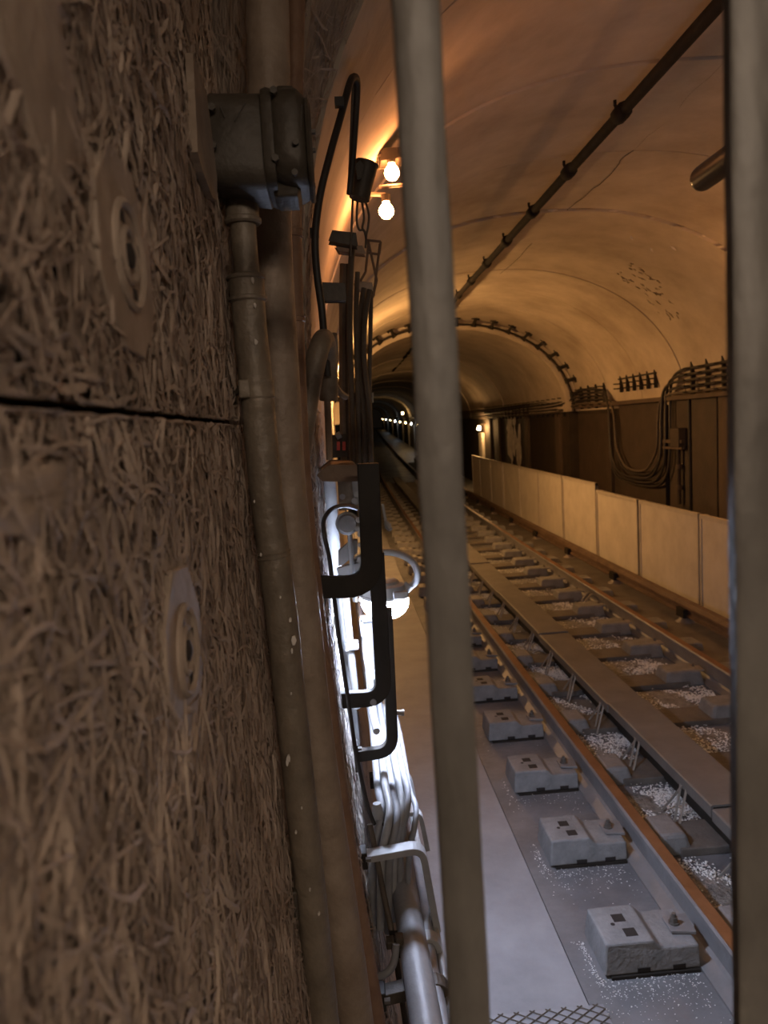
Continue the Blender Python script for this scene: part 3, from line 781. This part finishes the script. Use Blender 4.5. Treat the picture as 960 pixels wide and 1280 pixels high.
part('top_lug', loft([rsq(343, 114, 136, .006, .06), rsq(349, 111, 136, .006, .07), rsq(366, 111, 136, .006, .07), rsq(374, 118, 136, .006, .06)]), M_box, cv, smooth=True)
part('bottom_lug', loft([rsq(343, 228, 248, .006, .07), rsq(348, 228, 251, .006, .08), rsq(372, 226, 250, .006, .08), rsq(376, 226, 244, .006, .07)]), M_box, cv, smooth=True)
for (u_, v_) in ((273, 156), (274, 201), (346, 136), (348, 216)):
    c = P(u_, v_); c.y = JY-.058
    part('bolt', MB().tube([c, c+Vector((0, -.008, 0))], .0055, 6), M_box, JB)
for (u_, v_) in ((372, 197), (371, 233)):
    c = P(u_, v_); c.y = JY-.060
    part('bolt', MB().tube([c, c+Vector((0, -.006, 0))], .005, 6), M_box, JB)
for v_ in (165, 188, 232):
    c = P(392, v_); part('bolt', MB().tube([c+Vector((-.006, 0, 0)), c+Vector((.003, 0, 0))], .004, 6), M_box, JB)
c = P(258, 150); part('screw_head', MB().cbox(c+Vector((0, -.062, -.01)), (.008, .012, .05)), M_bolt, JB, bevel=.002)

for (a, b_) in (((299, 169), (312, 147)), ((282, 152), (287, 165)), ((378, 180), (379, 150))):
    p0, p1 = P(*a), P(*b_); p0.y = p1.y = JY-.0535
    part('scratch', MB().tube([p0, p1], .0010, 4), M_bolt, JB)

# ------------------------------------------------------------------ wall pipes
def uvpath(pts, y, n=8): return spline([at(u, v, y) for u, v in pts], n)
P1 = [(302, 244), (305, 300), (309, 350), (312, 404), (322, 500), (333, 620), (353, 780), (361, 860), (376, 1000), (397, 1200), (405, 1280), (416, 1390)]
C1 = thing('conduit_pipe', at(405, 1280, 1.27), 'brown painted conduit dropping from the cast junction box', 'pipe')
pth = uvpath(P1, 1.27)
nar = [p for p in pth if p.z > at(308, 352, 1.27).z]; wid = [p for p in pth if p.z <= at(308, 345, 1.27).z]
part('nipple', MB().tube(nar, .0205, 20), M_pipe, C1, smooth=True)
part('tube', MB().tube(wid, .0272, 24), M_pipe, C1, smooth=True)
def collar(p, q, r, name, parent, m=M_pipe, lip=.003):
    p, q = Vector(p), Vector(q); d = (q-p)
    return part(name, MB().tube([p, p+d*.06, p+d*.16, p+d*.2, p+d*.8, p+d*.84, p+d*.94, q], [r, r+lip, r+lip, r, r, r+lip, r+lip, r], 24), m, parent, smooth=True)
collar(at(301, 240, 1.27), at(304, 281, 1.27), .0265, 'collar', C1)
collar(at(307, 344, 1.27), at(310, 378, 1.27), .0285, 'coupling', C1)
collar(at(341.5, 690, 1.27), at(342.5, 697, 1.27), .0275, 'weld_ring', C1, lip=.002)
o = collar(at(320, 476, 1.27), at(322, 498, 1.27), .0285, 'clamp', C1, lip=.0005)
c = at(311, 487, 1.27)+Vector((-.004, -.026, 0)); part('clamp_lug', MB().cbox(c, (.018, .012, .030)), M_pipe, o, bevel=.003)
part('clamp_stud', MB().tube([c+Vector((-.005, .01, 0)), Vector((XN(c.z)-.01, c.y+.03, c.z-.004))], .008, 8), M_box, o)
part('clamp_base', MB().tube([Vector((XN(c.z)-.006, c.y+.03, c.z-.004)), Vector((XN(c.z)+.014, c.y+.03, c.z-.004))], .020, 10), M_box, o, smooth=True)
c = at(377, 1122, 1.27); part('wall_clamp', MB().cbox(c+Vector((-.03, .0, 0)), (.05, .05, .055)), M_box, C1, bevel=.004)
rg = random.Random(8)
for (u_, v_, s_) in ((322, 430, .006), (318, 354, .006), (321, 385, .004), (368, 795, .009), (364, 770, .005), (366, 808, .004), (352, 742, .003), (362, 940, .007), (360, 945, .005), (371, 1030, .004), (388, 1100, .004), (320, 625, .003), (328, 690, .003), (365, 860, .003), (399, 1130, .004), (378, 1000, .003)):
    c = at(u_, v_, 1.27); c = c+Vector((0, -.0268, 0)); a = rg.uniform(0, 1)
    part('paint_chip', MB().prism([(c.x+s_*.6*math.cos(k*1.05+a)*rg.uniform(.6, 1), c.z+s_*math.sin(k*1.05+a)*rg.uniform(.6, 1.2)) for k in range(6)], 'y', c.y-.002, c.y+.003), M_stain, C1)
P2 = [(329, -130), (333, -40), (335, 50), (337, 180), (339, 310), (349, 480), (358, 620), (377, 780), (385, 860), (403, 1000), (433, 1200), (445, 1290), (458, 1380)]
C2 = thing('water_pipe', at(445, 1290, 1.5), 'thick peeling brown pipe running full height behind the conduit', 'pipe')
part('tube', MB().tube(uvpath(P2, 1.5), .040, 28), M_pipe2, C2, smooth=True)
P3 = [(373, -120), (369, 30), (366, 180), (366, 310), (372, 480), (380, 620), (397, 780), (408, 860), (426, 1000), (459, 1200), (474, 1290), (488, 1380)]
C3b = thing('slim_pipe', at(474, 1290, 1.7), 'slim rusty pipe at the edge of the white lit wall', 'pipe')
part('tube', MB().tube(uvpath(P3, 1.7), .0195, 18), M_pipe3, C3b, smooth=True)
collar(at(366, 285, 1.7), at(366, 297, 1.7), .0205, 'joint', C3b, M_pipe3, .002)
collar(at(369, 395, 1.7), at(369, 402, 1.7), .0205, 'joint', C3b, M_pipe3, .002)
o = one('bent_pipe', MB().tube(spline([at(374, 590, 1.86), at(379, 540, 1.86), at(387, 490, 1.87), at(395, 450, 1.88), at(401, 430, 1.90), at(405, 424, 1.96), at(408, 432, 2.03), at(410, 460, 2.08), at(411, 500, 2.1)], 7), .0255, 20), M_pipe, 'short brown pipe bending over beside the slim rusty pipe', 'pipe', smooth=True)
# bright flaking edge above the box
one('torn_edge', MB().prism([(at(373, 110, 1.80).x, at(373, 110, 1.80).z), (at(378, 60, 1.80).x, at(378, 60, 1.80).z), (at(380, 20, 1.80).x, at(380, 20, 1.80).z), (at(390, -30, 1.8).x, at(390, -30, 1.8).z), (at(388, 20, 1.80).x, at(388, 20, 1.80).z), (at(383, 55, 1.80).x, at(383, 55, 1.80).z), (at(378, 100, 1.80).x, at(378, 100, 1.80).z)], 'y', 1.80, 1.815), M_plaster, 'bright torn strip of board edge above the junction box', 'board edge')

# ------------------------------------------------------------------ black hook brackets
def hook(y, pts, wd, label, r=.06, dep=.03, grp='black steel cable hooks'):
    path = fillet([at(u, v, y) for u, v in pts], r)
    for p in path: p.y = y
    o = thing('cable_hook', path[0], label, 'bracket', grp)
    part('flat_bar', MB().strip(path, wd, dep), M_black, o, bevel=.0025)
    p = path[0]; part('wall_plate', MB().cbox(p+Vector((-.006, 0, 0)), (.012, .06, .09)), M_black, o, bevel=.002)
    part('bolt', MB().tube([p+Vector((0, -.02, .03)), p+Vector((.012, -.02, .03))], .007, 6), M_bolt, o)
    return o
hook(1.95, [(368, 734), (466, 733), (460, 579)], .056, 'large black cable hook across the brown pipes, upright beside the lamp', .075)
hook(2.22, [(419, 875), (480, 872), (470, 690)], .047, 'black cable hook just under the white lamp', .06)
hook(2.36, [(448, 944), (491, 938), (483, 760)], .036, 'lowest black cable hook with a pale lit arm', .055)
# lower hooks over the cable run
def lowhook(y, pts, wd, label, m):
    path = fillet([at(u, v, y) for u, v in pts], .035)
    o = thing('hook_strap', path[0], label, 'bracket', 'straps over the lower cable run')
    part('strap', MB().strip([Vector((p.x, y, p.z)) for p in path], wd, .045), m, o, bevel=.002)
    part('wall_stub', MB().cbox(path[0]+Vector((.0, 0, 0)), (.05, .05, .05)), M_black, o, bevel=.003)
    part('stub_bolt', MB().tube([path[0]+Vector((.02, -.03, .01)), path[0]+Vector((.035, -.03, .01))], .008, 6), M_bolt, o)
    return o
lowhook(2.05, [(448, 1072), (527, 1058), (546, 1160)], .020, 'pale strap bent over the cable run below the black hooks', M_white)
lowhook(1.95, [(500, 1180), (545, 1168), (566, 1275), (572, 1310)], .016, 'thin strap with a long dropped leg over the cable run', M_white)
lowhook(1.80, [(470, 1246), (553, 1226), (568, 1300)], .030, 'dark strap bent over the cable run at the bottom edge', M_box)
lowhook(2.9, [(470, 975), (512, 968), (520, 1010)], .016, 'small pale strap over the cable run below the lowest black hook', M_white)
lowhook(2.5, [(480, 1020), (524, 1012), (534, 1060)], .016, 'small pale strap halfway between the lamp and the bottom edge', M_white)

# ------------------------------------------------------------------ lower cable run along the left wall
rg = random.Random(12)
def runcable(u, v, yref, r, m, label, y0=1.2, y1=9.0, sag=.012, dive=0):
    p = at(u, v, yref); pts = []
    n = 16
    for i in range(n+1):
        y = y0+(y1-y0)*(i/n)**1.5
        pts.append(B(p.x+rg.uniform(-.004, .004), y, p.z+sag*math.sin(y*5.5+u)+rg.uniform(-.004, .004)) - Vector((bendq(KX, yref), 0, bendq(KZ, yref))))
    if dive: pts = [pts[0]+Vector((-.05, -.07, -.34)), pts[0]+Vector((-.035, -.075, -.12)), pts[0]+Vector((-.01, -.055, -.03))] + pts
    return one('wall_cable', MB().tube(spline(pts, 4), r, 10), m, label, 'cable', 'cables of the left wall run', smooth=True, base=p)
runcable(476, 1000, 2.2, .013, M_cabgrey, 'pale grey cable closest to the wall in the lower run', y0=2.14+rg.uniform(.0, .12), dive=1)
runcable(485, 1000, 2.2, .012, M_white, 'white cable second from the wall in the lower run', y0=2.14+rg.uniform(.0, .12), dive=1)
runcable(494, 1002, 2.2, .012, M_cabgrey, 'pale grey cable third from the wall in the lower run', y0=2.14+rg.uniform(.0, .12), dive=1)
runcable(503, 1004, 2.2, .012, M_white, 'white cable fourth from the wall in the lower run', y0=2.14+rg.uniform(.0, .12), dive=1)
runcable(511, 1000, 2.2, .011, M_cabgrey, 'pale grey outermost cable of the upper tier in the lower run', y0=2.14+rg.uniform(.0, .12), dive=1)
runcable(519, 1010, 2.2, .009, M_cabgrey, 'thin grey cable at the free edge of the lower run', y0=2.14+rg.uniform(.0, .12), dive=1)
runcable(515, 1170, 1.95, .040, M_duct, 'wide grey duct in the middle of the lower run', sag=.0)
runcable(536, 1180, 1.95, .018, M_cabgrey, 'thick pale cable right of the wide grey duct')
runcable(549, 1190, 1.95, .012, M_white, 'thin white cable on the outside of the wide grey duct')
runcable(556, 1260, 1.95, .014, M_cabgrey, 'pale cable lowest on the left wall run')
runcable(470, 930, 2.7, .014, M_duct, 'grey pipe tucked behind the black hooks', sag=.004, y0=2.3, dive=1)
runcable(462, 860, 2.7, .011, M_white, 'white cable lying in the second black hook', sag=.004, y0=2.3)
runcable(455, 800, 2.9, .010, M_cabgrey, 'grey cable lying high behind the white lamp', sag=.004, y0=2.2)
# steep small conduits
def steep(pts, r, m, label, cat='conduit', n=7): return one('conduit_or_groove', MB().tube(spline([at(u, v, y) for u, v, y in pts], n), r, 12), m, label, cat, smooth=True)
steep([(462, 1030, 2.1), (470, 1068, 2.08), (480, 1120, 2.05), (491, 1172, 2.0), (500, 1230, 1.95), (510, 1300, 1.9)], .0085, M_cabbrown, 'thin brown conduit running down beside the pale strap')
steep([(472, 1222, 1.86), (486, 1214, 1.86), (493, 1200, 1.87), (495, 1180, 1.88)], .010, M_cabgrey, 'short bent grey conduit near the bottom dark strap')
c = thing('pipe_clamp', at(493, 1180, 1.9), 'dark bolted clamp on the thin brown conduit', 'clamp')
for (u_, v_) in ((488, 1178), (499, 1174), (500, 1184)): part('clamp_half', MB().cbox(at(u_, v_, 1.9), (.022, .03, .022)), M_box, c, bevel=.003)
b = thing('cable_gland', at(472, 1015, 2.15), 'bright white cable gland at the end of the hanging black wire', 'gland')
part('cap', MB().tube([at(471, 1004, 2.15), at(472, 1014, 2.15), at(473, 1022, 2.15)], [.012, .017, .015], 12), M_white, b, smooth=True)
part('neck', MB().tube([at(473, 1022, 2.15), at(475, 1036, 2.15)], .011, 10), M_white, b, smooth=True)
part('ring', MB().tube([at(474, 1030, 2.15), at(484, 1030, 2.12)], .006, 8), M_box, b, smooth=True)

# hanging thin black wire
one('hanging_wire', MB().tube(spline([at(446, 636, 2.3), at(432, 632, 2.2), at(415, 636, 2.12), at(405, 650, 2.08), at(405, 668, 2.05), at(412, 700, 2.05), at(419, 760, 2.05), at(427, 820, 2.05), at(436, 880, 2.06), at(444, 935, 2.08), at(452, 975, 2.1), at(462, 1015, 2.12), at(468, 1030, 2.13)], 7), .0062, 8), M_cable, 'thin black wire looping down over the white lit wall', 'wire', smooth=True)

# ------------------------------------------------------------------ white lit equipment behind the hooks
steep([(412, 596, 3.0), (415, 650, 3.0), (420, 720, 3.0), (428, 800, 3.0), (437, 880, 3.0), (446, 960, 3.0), (452, 1010, 3.0)], .026, M_white, 'white upright conduit against the wall under the brown hood', n=5)
steep([(432, 748, 2.9), (436, 790, 2.9), (441, 840, 2.9), (446, 885, 2.9)], .015, M_white, 'white conduit stub left of the flat white tray')
c = thing('conduit_saddle', at(441, 808, 2.9), 'small white saddle clamp around the conduit stub', 'clamp')
part('strap', MB().cbox(at(440, 806, 2.88), (.05, .05, .03)), M_white, c, bevel=.005)
for v_ in (800, 812): part('screw', MB().tube([at(434, v_, 2.85), at(434, v_, 2.84)], .008, 6), M_bolt, c)
t = thing('cable_tray', at(468, 840, 2.95), 'flat white cable tray hanging under the white lamp', 'tray')
def quad(us, y, th):
    q = MB(); vs = [at(u, v, y) for u, v in us] + [at(u, v, y)+Vector((0, th, 0)) for u, v in us]; n = len(us)
    return q.add(vs, [tuple(range(n)), tuple(range(n, 2*n))[::-1]] + [(i, (i+1) % n, n+(i+1) % n, n+i) for i in range(n)])
part('tray_back', quad([(452, 776), (470, 774), (482, 860), (464, 864)], 2.98, .02), M_cabgrey, t)
part('tray_side', quad([(449, 775), (453, 775), (466, 866), (461, 867)], 2.94, .05), M_white, t)
part('tray_top', quad([(450, 773), (471, 771), (472, 776), (451, 778)], 2.94, .05), M_white, t)
part('tray_side', quad([(469, 774), (473, 774), (485, 860), (481, 861)], 2.94, .05), M_white, t)
part('tray_band', quad([(455, 842), (478, 836), (480, 846), (457, 852)], 2.92, .02), M_white, t)
# switch gear under a brown hood
g = thing('wall_switch', at(432, 690, 2.55), 'grey wall switch gear with a round cap under a brown hood', 'switch')
part('hood', quad([(398, 594), (412, 583), (446, 583), (452, 592), (448, 600), (404, 600)], 2.10, .40), M_rust, g, bevel=.004)
part('body', quad([(424, 600), (447, 598), (450, 634), (426, 636)], 2.55, .09), M_pipe, g, bevel=.006)
part('latch', quad([(441, 598), (447, 597), (450, 628), (444, 630)], 2.52, .03), M_duct, g, bevel=.003)
for (u_, v_) in ((428, 621), (443, 626), (446, 618)): part('knob', MB().tube([at(u_, v_, 2.52), at(u_, v_, 2.50)], .010, 8), M_white, g, smooth=True)
cp = at(434, 653, 2.55); part('round_cap', MB().tube([cp, cp+Vector((0, -.04, 0)), cp+Vector((0, -.05, 0))], [.034, .034, .028], 20), M_duct, g, smooth=True)
part('cap_rim', MB().tube([cp+Vector((.035*math.cos(a*.3142), -.03, .035*math.sin(a*.3142))) for a in range(21)], .005, 6), M_white, g, smooth=True)
part('bracket_arm', quad([(424, 690), (440, 676), (446, 676), (446, 690), (430, 704), (424, 706)], 2.58, .03), M_duct, g, bevel=.003)
part('bracket_arm', quad([(422, 712), (450, 704), (452, 714), (424, 722)], 2.58, .03), M_duct, g, bevel=.003)
part('rod', MB().tube([at(437, 668, 2.56), at(441, 720, 2.56), at(444, 752, 2.56)], .008, 8), M_duct, g, smooth=True)
for (u_, v_) in ((448, 650), (450, 668), (447, 661), (451, 681), (449, 700)): part('terminal', MB().tube([at(u_, v_, 3.0), at(u_, v_, 2.49)], .010, 8), M_white, g, smooth=True)
q = thing('hook_insulator', at(486, 657, 2.0), 'small white knob on the edge of the largest black hook', 'insulator')
part('knob', MB().tube([at(482, 652, 2.0), at(485, 657, 1.99), at(488, 662, 1.98)], [.005, .010, .006], 10), M_white, q, smooth=True)
part('stem', MB().tube([at(478, 630, 2.0), at(481, 645, 2.0), at(483, 654, 2.0)], .004, 6), M_white, q, smooth=True)
q = thing('bolt_stub', at(497, 891, 2.36), 'pinkish bolt end poking out of the lower black hook', 'bolt')
part('shank', MB().tube([at(488, 890, 2.36), at(504, 891, 2.36)], .0085, 10), M_insul, q, smooth=True)
part('cap', MB().tube([at(501, 891, 2.36), at(505, 891, 2.36)], .0105, 10), M_insul, q, smooth=True)

# white LED work lamp
LY = 2.62
LM = thing('work_lamp', at(480, 772, LY), 'white lit work lamp with a round carrying loop behind the black hooks', 'lamp')
def vr(u, v, y=LY): return at(u, v, y)
cx = 481
def lath(rows, n=28):
    pts = [vr(cx+(v-745)*.05, v) for v, r in rows]; return MB().tube(pts, [r*LY/FPX for v, r in rows], n)
part('housing', lath([(724, 14), (726, 18), (729, 19), (731, 26), (742, 28), (743, 30.5), (746, 30.5)]), M_white, LM, smooth=True)
part('dome', lath([(746, 29.5), (752, 30.5), (758, 29.5), (765, 25), (770, 18), (773, 8)]), M_led, LM, smooth=True)
part('loop', MB().tube(spline([vr(436, 728), vr(437, 712), vr(447, 699), (vr(463, 692)), vr(483, 690), vr(503, 694), vr(517, 704), vr(522, 717), vr(519, 728), vr(510, 735)], 7), .0125, 12), M_white, LM, smooth=True)
part('loop_socket', MB().tube([vr(512, 731), vr(506, 737)], .019, 12), M_white, LM, smooth=True)
part('cage_clip', MB().cbox(vr(498, 737)+Vector((0, -.09, 0)), (.05, .02, .025)), M_duct, LM, bevel=.004)
part('side_screw', MB().tube([vr(449, 746), vr(453, 746)], .016, 8), M_duct, LM, smooth=True)
part('bracket_arm', MB().tube([Vector((L(vr(470, 728).z), LY+.02, vr(470, 728).z)), vr(470, 728)+Vector((0, .02, 0))], .012, 8), M_white, LM)

# ------------------------------------------------------------------ upper wall gear lit by the orange bulbs
one('hanging_cable', MB().tube(spline([at(410, 470, 2.05), at(406, 430, 2.04), at(402, 385, 2.03), at(396, 340, 2.03), at(394, 295, 2.03), at(400, 245, 2.04), at(412, 195, 2.06), at(426, 145, 2.1), at(436, 108, 2.15), at(441, 97, 2.2), at(446, 100, 2.25), at(446, 125, 2.28), at(442, 185, 2.28), at(437, 243, 2.28)], 7), .0098, 10), M_cable, 'thick black cable looping up over the orange lit wall', 'cable', smooth=True)
one('hanging_cable', MB().tube(spline([at(430, 140, 2.2), at(436, 112, 2.22), at(441, 104, 2.26), at(440, 140, 2.28), at(438, 190, 2.28), at(436, 230, 2.28)], 6), .0042, 8), M_cabbrown, 'thin brown cable inside the black cable loop', 'cable', smooth=True)
for (u_, v_) in ((427, 128), (396, 291)):
    q = at(u_, v_, 2.08); one('cable_clip', MB().cbox(q+Vector((-.006, 0, 0)), (.024, .02, .022)), M_cable, 'small black clip high on the looping cable' if v_ < 200 else 'small black clip low on the looping cable', 'clip', 'clips on the looping cable')
tb = thing('conduit_sleeve', at(450, 248, 2.35), 'dark tilted conduit sleeve below the cable loop beside the bulbs', 'sleeve')
part('sleeve', MB().tube([at(459, 204, 2.35), at(458, 208, 2.35), at(452, 235, 2.35), at(449, 249, 2.35)], [.036, .033, .030, .031], 18), M_box, tb, smooth=True)
part('sleeve_ear', quad([(444, 206), (450, 200), (455, 206), (452, 222), (447, 224)], 2.30, .01), M_box, tb)
for i, pts in enumerate(([(447, 248), (446, 275), (449, 287), (455, 288), (458, 300)], [(452, 250), (455, 272), (453, 285), (457, 292), (458, 306)], [(456, 249), (461, 268), (460, 284), (458, 294), (457, 310)], [(441, 246), (440, 275), (438, 320)])):
    one('loose_wire', MB().tube(spline([at(u, v, 2.4) for u, v in pts], 6), .0035, 6), M_cabbrown, ['thin wire hanging leftmost but one from the sleeve', 'thin wire hanging from the middle of the sleeve', 'thin wire hanging from the right lip of the sleeve', 'straight thin wire left of the sleeve wires'][i], 'wire', 'wires under the conduit sleeve', smooth=True)
def bracket(us, y, label, m=M_box, th=.05):
    return one('wall_bracket', quad(us, y, th), m, label, 'bracket', 'brackets below the orange bulbs', bevel=.003)
bracket([(412, 300), (416, 289), (444, 292), (446, 306), (434, 304)], 2.4, 'dark bracket bar highest on the orange lit wall')
bracket([(420, 306), (452, 308), (456, 316), (424, 313)], 2.6, 'orange lit bracket bar under the highest dark one', M_pipe2)
bracket([(404, 354), (430, 355), (432, 374), (406, 374)], 2.2, 'dark bracket bar crossed by the looping cable')
bracket([(444, 352), (464, 354), (466, 362), (446, 360)], 2.6, 'short bracket bar behind the upright cables', M_pipe2)
bracket([(440, 492), (466, 492), (466, 502), (440, 502)], 2.5, 'grey crossbar over the upright cables', M_pipe)
fr = thing('rod_frame', at(466, 372, 2.6), 'thin rod frame standing out from the wall below the bulbs', 'frame')
for (a, b_) in (((457, 300), (476, 302)), ((476, 302), (474, 318)), ((460, 316), (474, 318)), ((475, 305), (467, 370)), ((461, 302), (457, 340)), ((460, 300), (471, 350)), ((457, 340), (450, 352)), ((471, 350), (466, 372))):
    part('rod', MB().tube([at(*a, 2.6), at(*b_, 2.6)], .0042, 6), M_rust, fr)
ucab = [([(441, 300), (438, 350), (437, 420), (440, 500), (443, 582)], .010, 'first'), ([(447, 340), (445, 400), (447, 480), (449, 582)], .008, 'second'), ([(455, 360), (450, 400), (449, 440), (455, 520), (457, 584)], .009, 'third'), ([(462, 362), (456, 400), (455, 450), (462, 520), (464, 584)], .009, 'fourth'), ([(464, 364), (463, 420), (462, 480), (463, 540), (463, 584)], .007, 'fifth')]
for i, (pts, r_, nm) in enumerate(ucab):
    one('upright_cable', MB().tube(spline([at(u, v, 2.5-.03*(i % 2)) for u, v in pts], 6), r_, 8), M_cabbrown if i % 2 == 0 else M_cabbrown, 'brown upright cable on the left wall, %s from the pipes' % nm, 'cable', 'upright cables under the bulbs', smooth=True)
for i, (u0, u1, r_) in enumerate(((428, 430, .012), (433, 436, .007))):
    one('upright_cable', MB().tube(spline([at(u0+1, 330, 2.7), at(u0, 400, 2.7), at(u0, 480, 2.7), at(u1, 582, 2.7)], 6), r_, 8), M_cabbrown if i else M_pipe, ['wide brown upright duct left of the upright cables', 'thin brown upright cable beside the wide duct'][i], 'cable', 'upright cables under the bulbs', smooth=True)
one('upright_cable', MB().tube(spline([at(417, 418, 2.3), at(419, 450, 2.35), at(416, 472, 2.3), at(422, 488, 2.35), at(432, 496, 2.4)], 6), .011, 8), M_pipe, 'short curly brown conduit beside the bent pipe', 'conduit', smooth=True)
one('upright_cable', MB().tube(spline([at(408, 480, 2.3), at(410, 520, 2.3), at(412, 575, 2.3)], 4), .010, 8), M_pipe2, 'brown upright conduit beside the slim rusty pipe', 'conduit', smooth=True)
tg = thing('tag_plate', at(422, 565, 2.6), 'small dark plate with two red tags between the upright cables', 'plate')
part('plate', quad([(412, 545), (432, 543), (434, 570), (414, 572)], 2.62, .02), M_box, tg, bevel=.002)
for u_ in (421, 428): part('red_tag', quad([(u_, 552), (u_+4, 552), (u_+4, 563), (u_, 563)], 2.60, .01), M_red, tg)
part('white_cap', MB().tube([at(420, 546, 2.6), at(426, 543, 2.6)], .012, 8), M_white, tg, smooth=True)

# orange bulbs on the haunch of the vault
BY = 3.7
def bulb_lamp(u, v, label, y=BY, m=M_glassbulb, r=.036):
    c = at(u, v, y); o = thing('bulb_lamp', c, label, 'lamp', 'orange bulbs on the left haunch')
    part('bulb', MB().tube([c+Vector((0, 0, -r)), c+Vector((0, 0, -r*.85)), c+Vector((0, 0, -r*.4)), c+Vector((0, 0, 0)), c+Vector((0, 0, r*.5)), c+Vector((0, 0, r*.9)), c+Vector((0, 0, r*1.25))], [r*.15, r*.52, r*.92, r, r*.85, r*.5, r*.38], 16), m, o, smooth=True)
    part('socket', MB().tube([c+Vector((0, 0, r*1.2)), c+Vector((0, 0, r*2.1)), c+Vector((0, 0, r*2.2))], [r*.55, r*.6, r*.3], 12), M_box, o, smooth=True)
    p = c+Vector((0, 0, r*2.1)); part('arm', MB().tube([p, Vector((L(p.z)-.02, y+.03, p.z+.02))], .010, 8), M_pipe2, o)
    return o
bulb_lamp(490, 216, 'upper glowing orange bulb on the left haunch of the vault')
bulb_lamp(483, 264, 'lower glowing orange bulb on the left haunch of the vault')
one('lamp_hood', quad([(478, 186), (505, 184), (512, 194), (476, 200)], BY-.02, .12), M_box, 'dark flat hood above the two orange bulbs', 'hood', bevel=.003)
one('lamp_bracket', MB().tube([at(474, 234, BY), at(506, 231, BY), at(520, 244, BY)], .009, 8), M_pipe2, 'thin arm between the two orange bulbs', 'bracket')
one('lamp_gland', MB().tube([at(508, 268, BY), at(518, 268, BY)], .02, 10), M_pipe2, 'small pinkish gland right of the lower orange bulb', 'gland', smooth=True)

# more bulbs deeper in the tunnel, along the same haunch
def deep_lamp(x, y, z, label, m, r=.04, wallx=None):
    c = B(x, y, z); o = thing('bulb_lamp', c, label, 'lamp', 'bulbs deeper in the tunnel')
    part('bulb', MB().tube([c+Vector((0, 0, -r)), c+Vector((0, 0, -r*.6)), c, c+Vector((0, 0, r*.7)), c+Vector((0, 0, r*1.2))], [r*.2, r*.8, r, r*.75, r*.4], 12), m, o, smooth=True)
    part('socket', MB().tube([c+Vector((0, 0, r*1.1)), c+Vector((0, 0, r*2))], r*.6, 10), M_box, o, smooth=True)
    p = c+Vector((0, 0, r*2)); wx = wallx if wallx is not None else x-.12
    part('arm', MB().tube([p, B(wx, y, z+r*2.4)], .012, 8), M_box, o)
    return o
deep_lamp(.18, 11.6, 2.85, 'orange bulb far along the left wall behind the upright cables', M_deep, wallx=L(2.9)-.02)
deep_lamp(4.30, 23.7, 1.90, 'glowing amber bulb on the right wall beyond the fence', emit('bulb_amber_wall', (1, .55, .2), 420), .06, wallx=RX-.1)
deep_lamp(3.9, 58, 2.6, 'far orange lamp highest at the end of the tunnel', M_fara, .09, wallx=4.2)
fl = [(53, 'w'), (60, 'a'), (69, 'a'), (80, 'w'), (94, 'a'), (112, 'w'), (132, 'a')]
for i, (y, k) in enumerate([(46, 'a')]+fl):
    deep_lamp(4.20, y, 1.85, 'tiny %s lamp on the right wall near the far bend, %s from the gate' % ('white' if k == 'w' else 'amber', ordn[i]), M_farw if k == 'w' else M_fara, .05, wallx=4.5)
    part('pilaster', MB().extrude([(RX-.2, 0), (RX-.2, 1.75), (RX-.1, 1.75), (RX-.1, 0)], [y+.6, y+1.6]), M_fframe, WR)
part('pilaster', MB().extrude([(RX-.2, 0), (RX-.2, 1.75), (RX-.1, 1.75), (RX-.1, 0)], [24.0, 24.6]), M_fframe, WR)

# amber bulb on the right wall, hidden from here by the gate bar
deep_lamp(4.2, 6.6, 2.95, 'amber bulb on the right wall hidden behind the right gate bar', M_bulbr, .045, wallx=4.6)

# unseen fill lamp added behind the gate, long to soften the bar shadows
SL = thing('fill_lamp', (.6, -1.7, 3.1), 'unseen long fill lamp added under the vault behind the gate', 'lamp')
part('housing', MB().box((-.1, -1.95, 3.14), (1.5, -1.55, 3.22)), M_white, SL, bevel=.01)
part('diffuser', MB().box((-.05, -1.9, 3.08), (1.45, -1.6, 3.14)), M_fill, SL)
for x in (.3, 1.2): part('hanger', MB().tube([(x, -1.75, 3.2), (x, -1.75, 4.2)], .008, 6), M_black, SL)
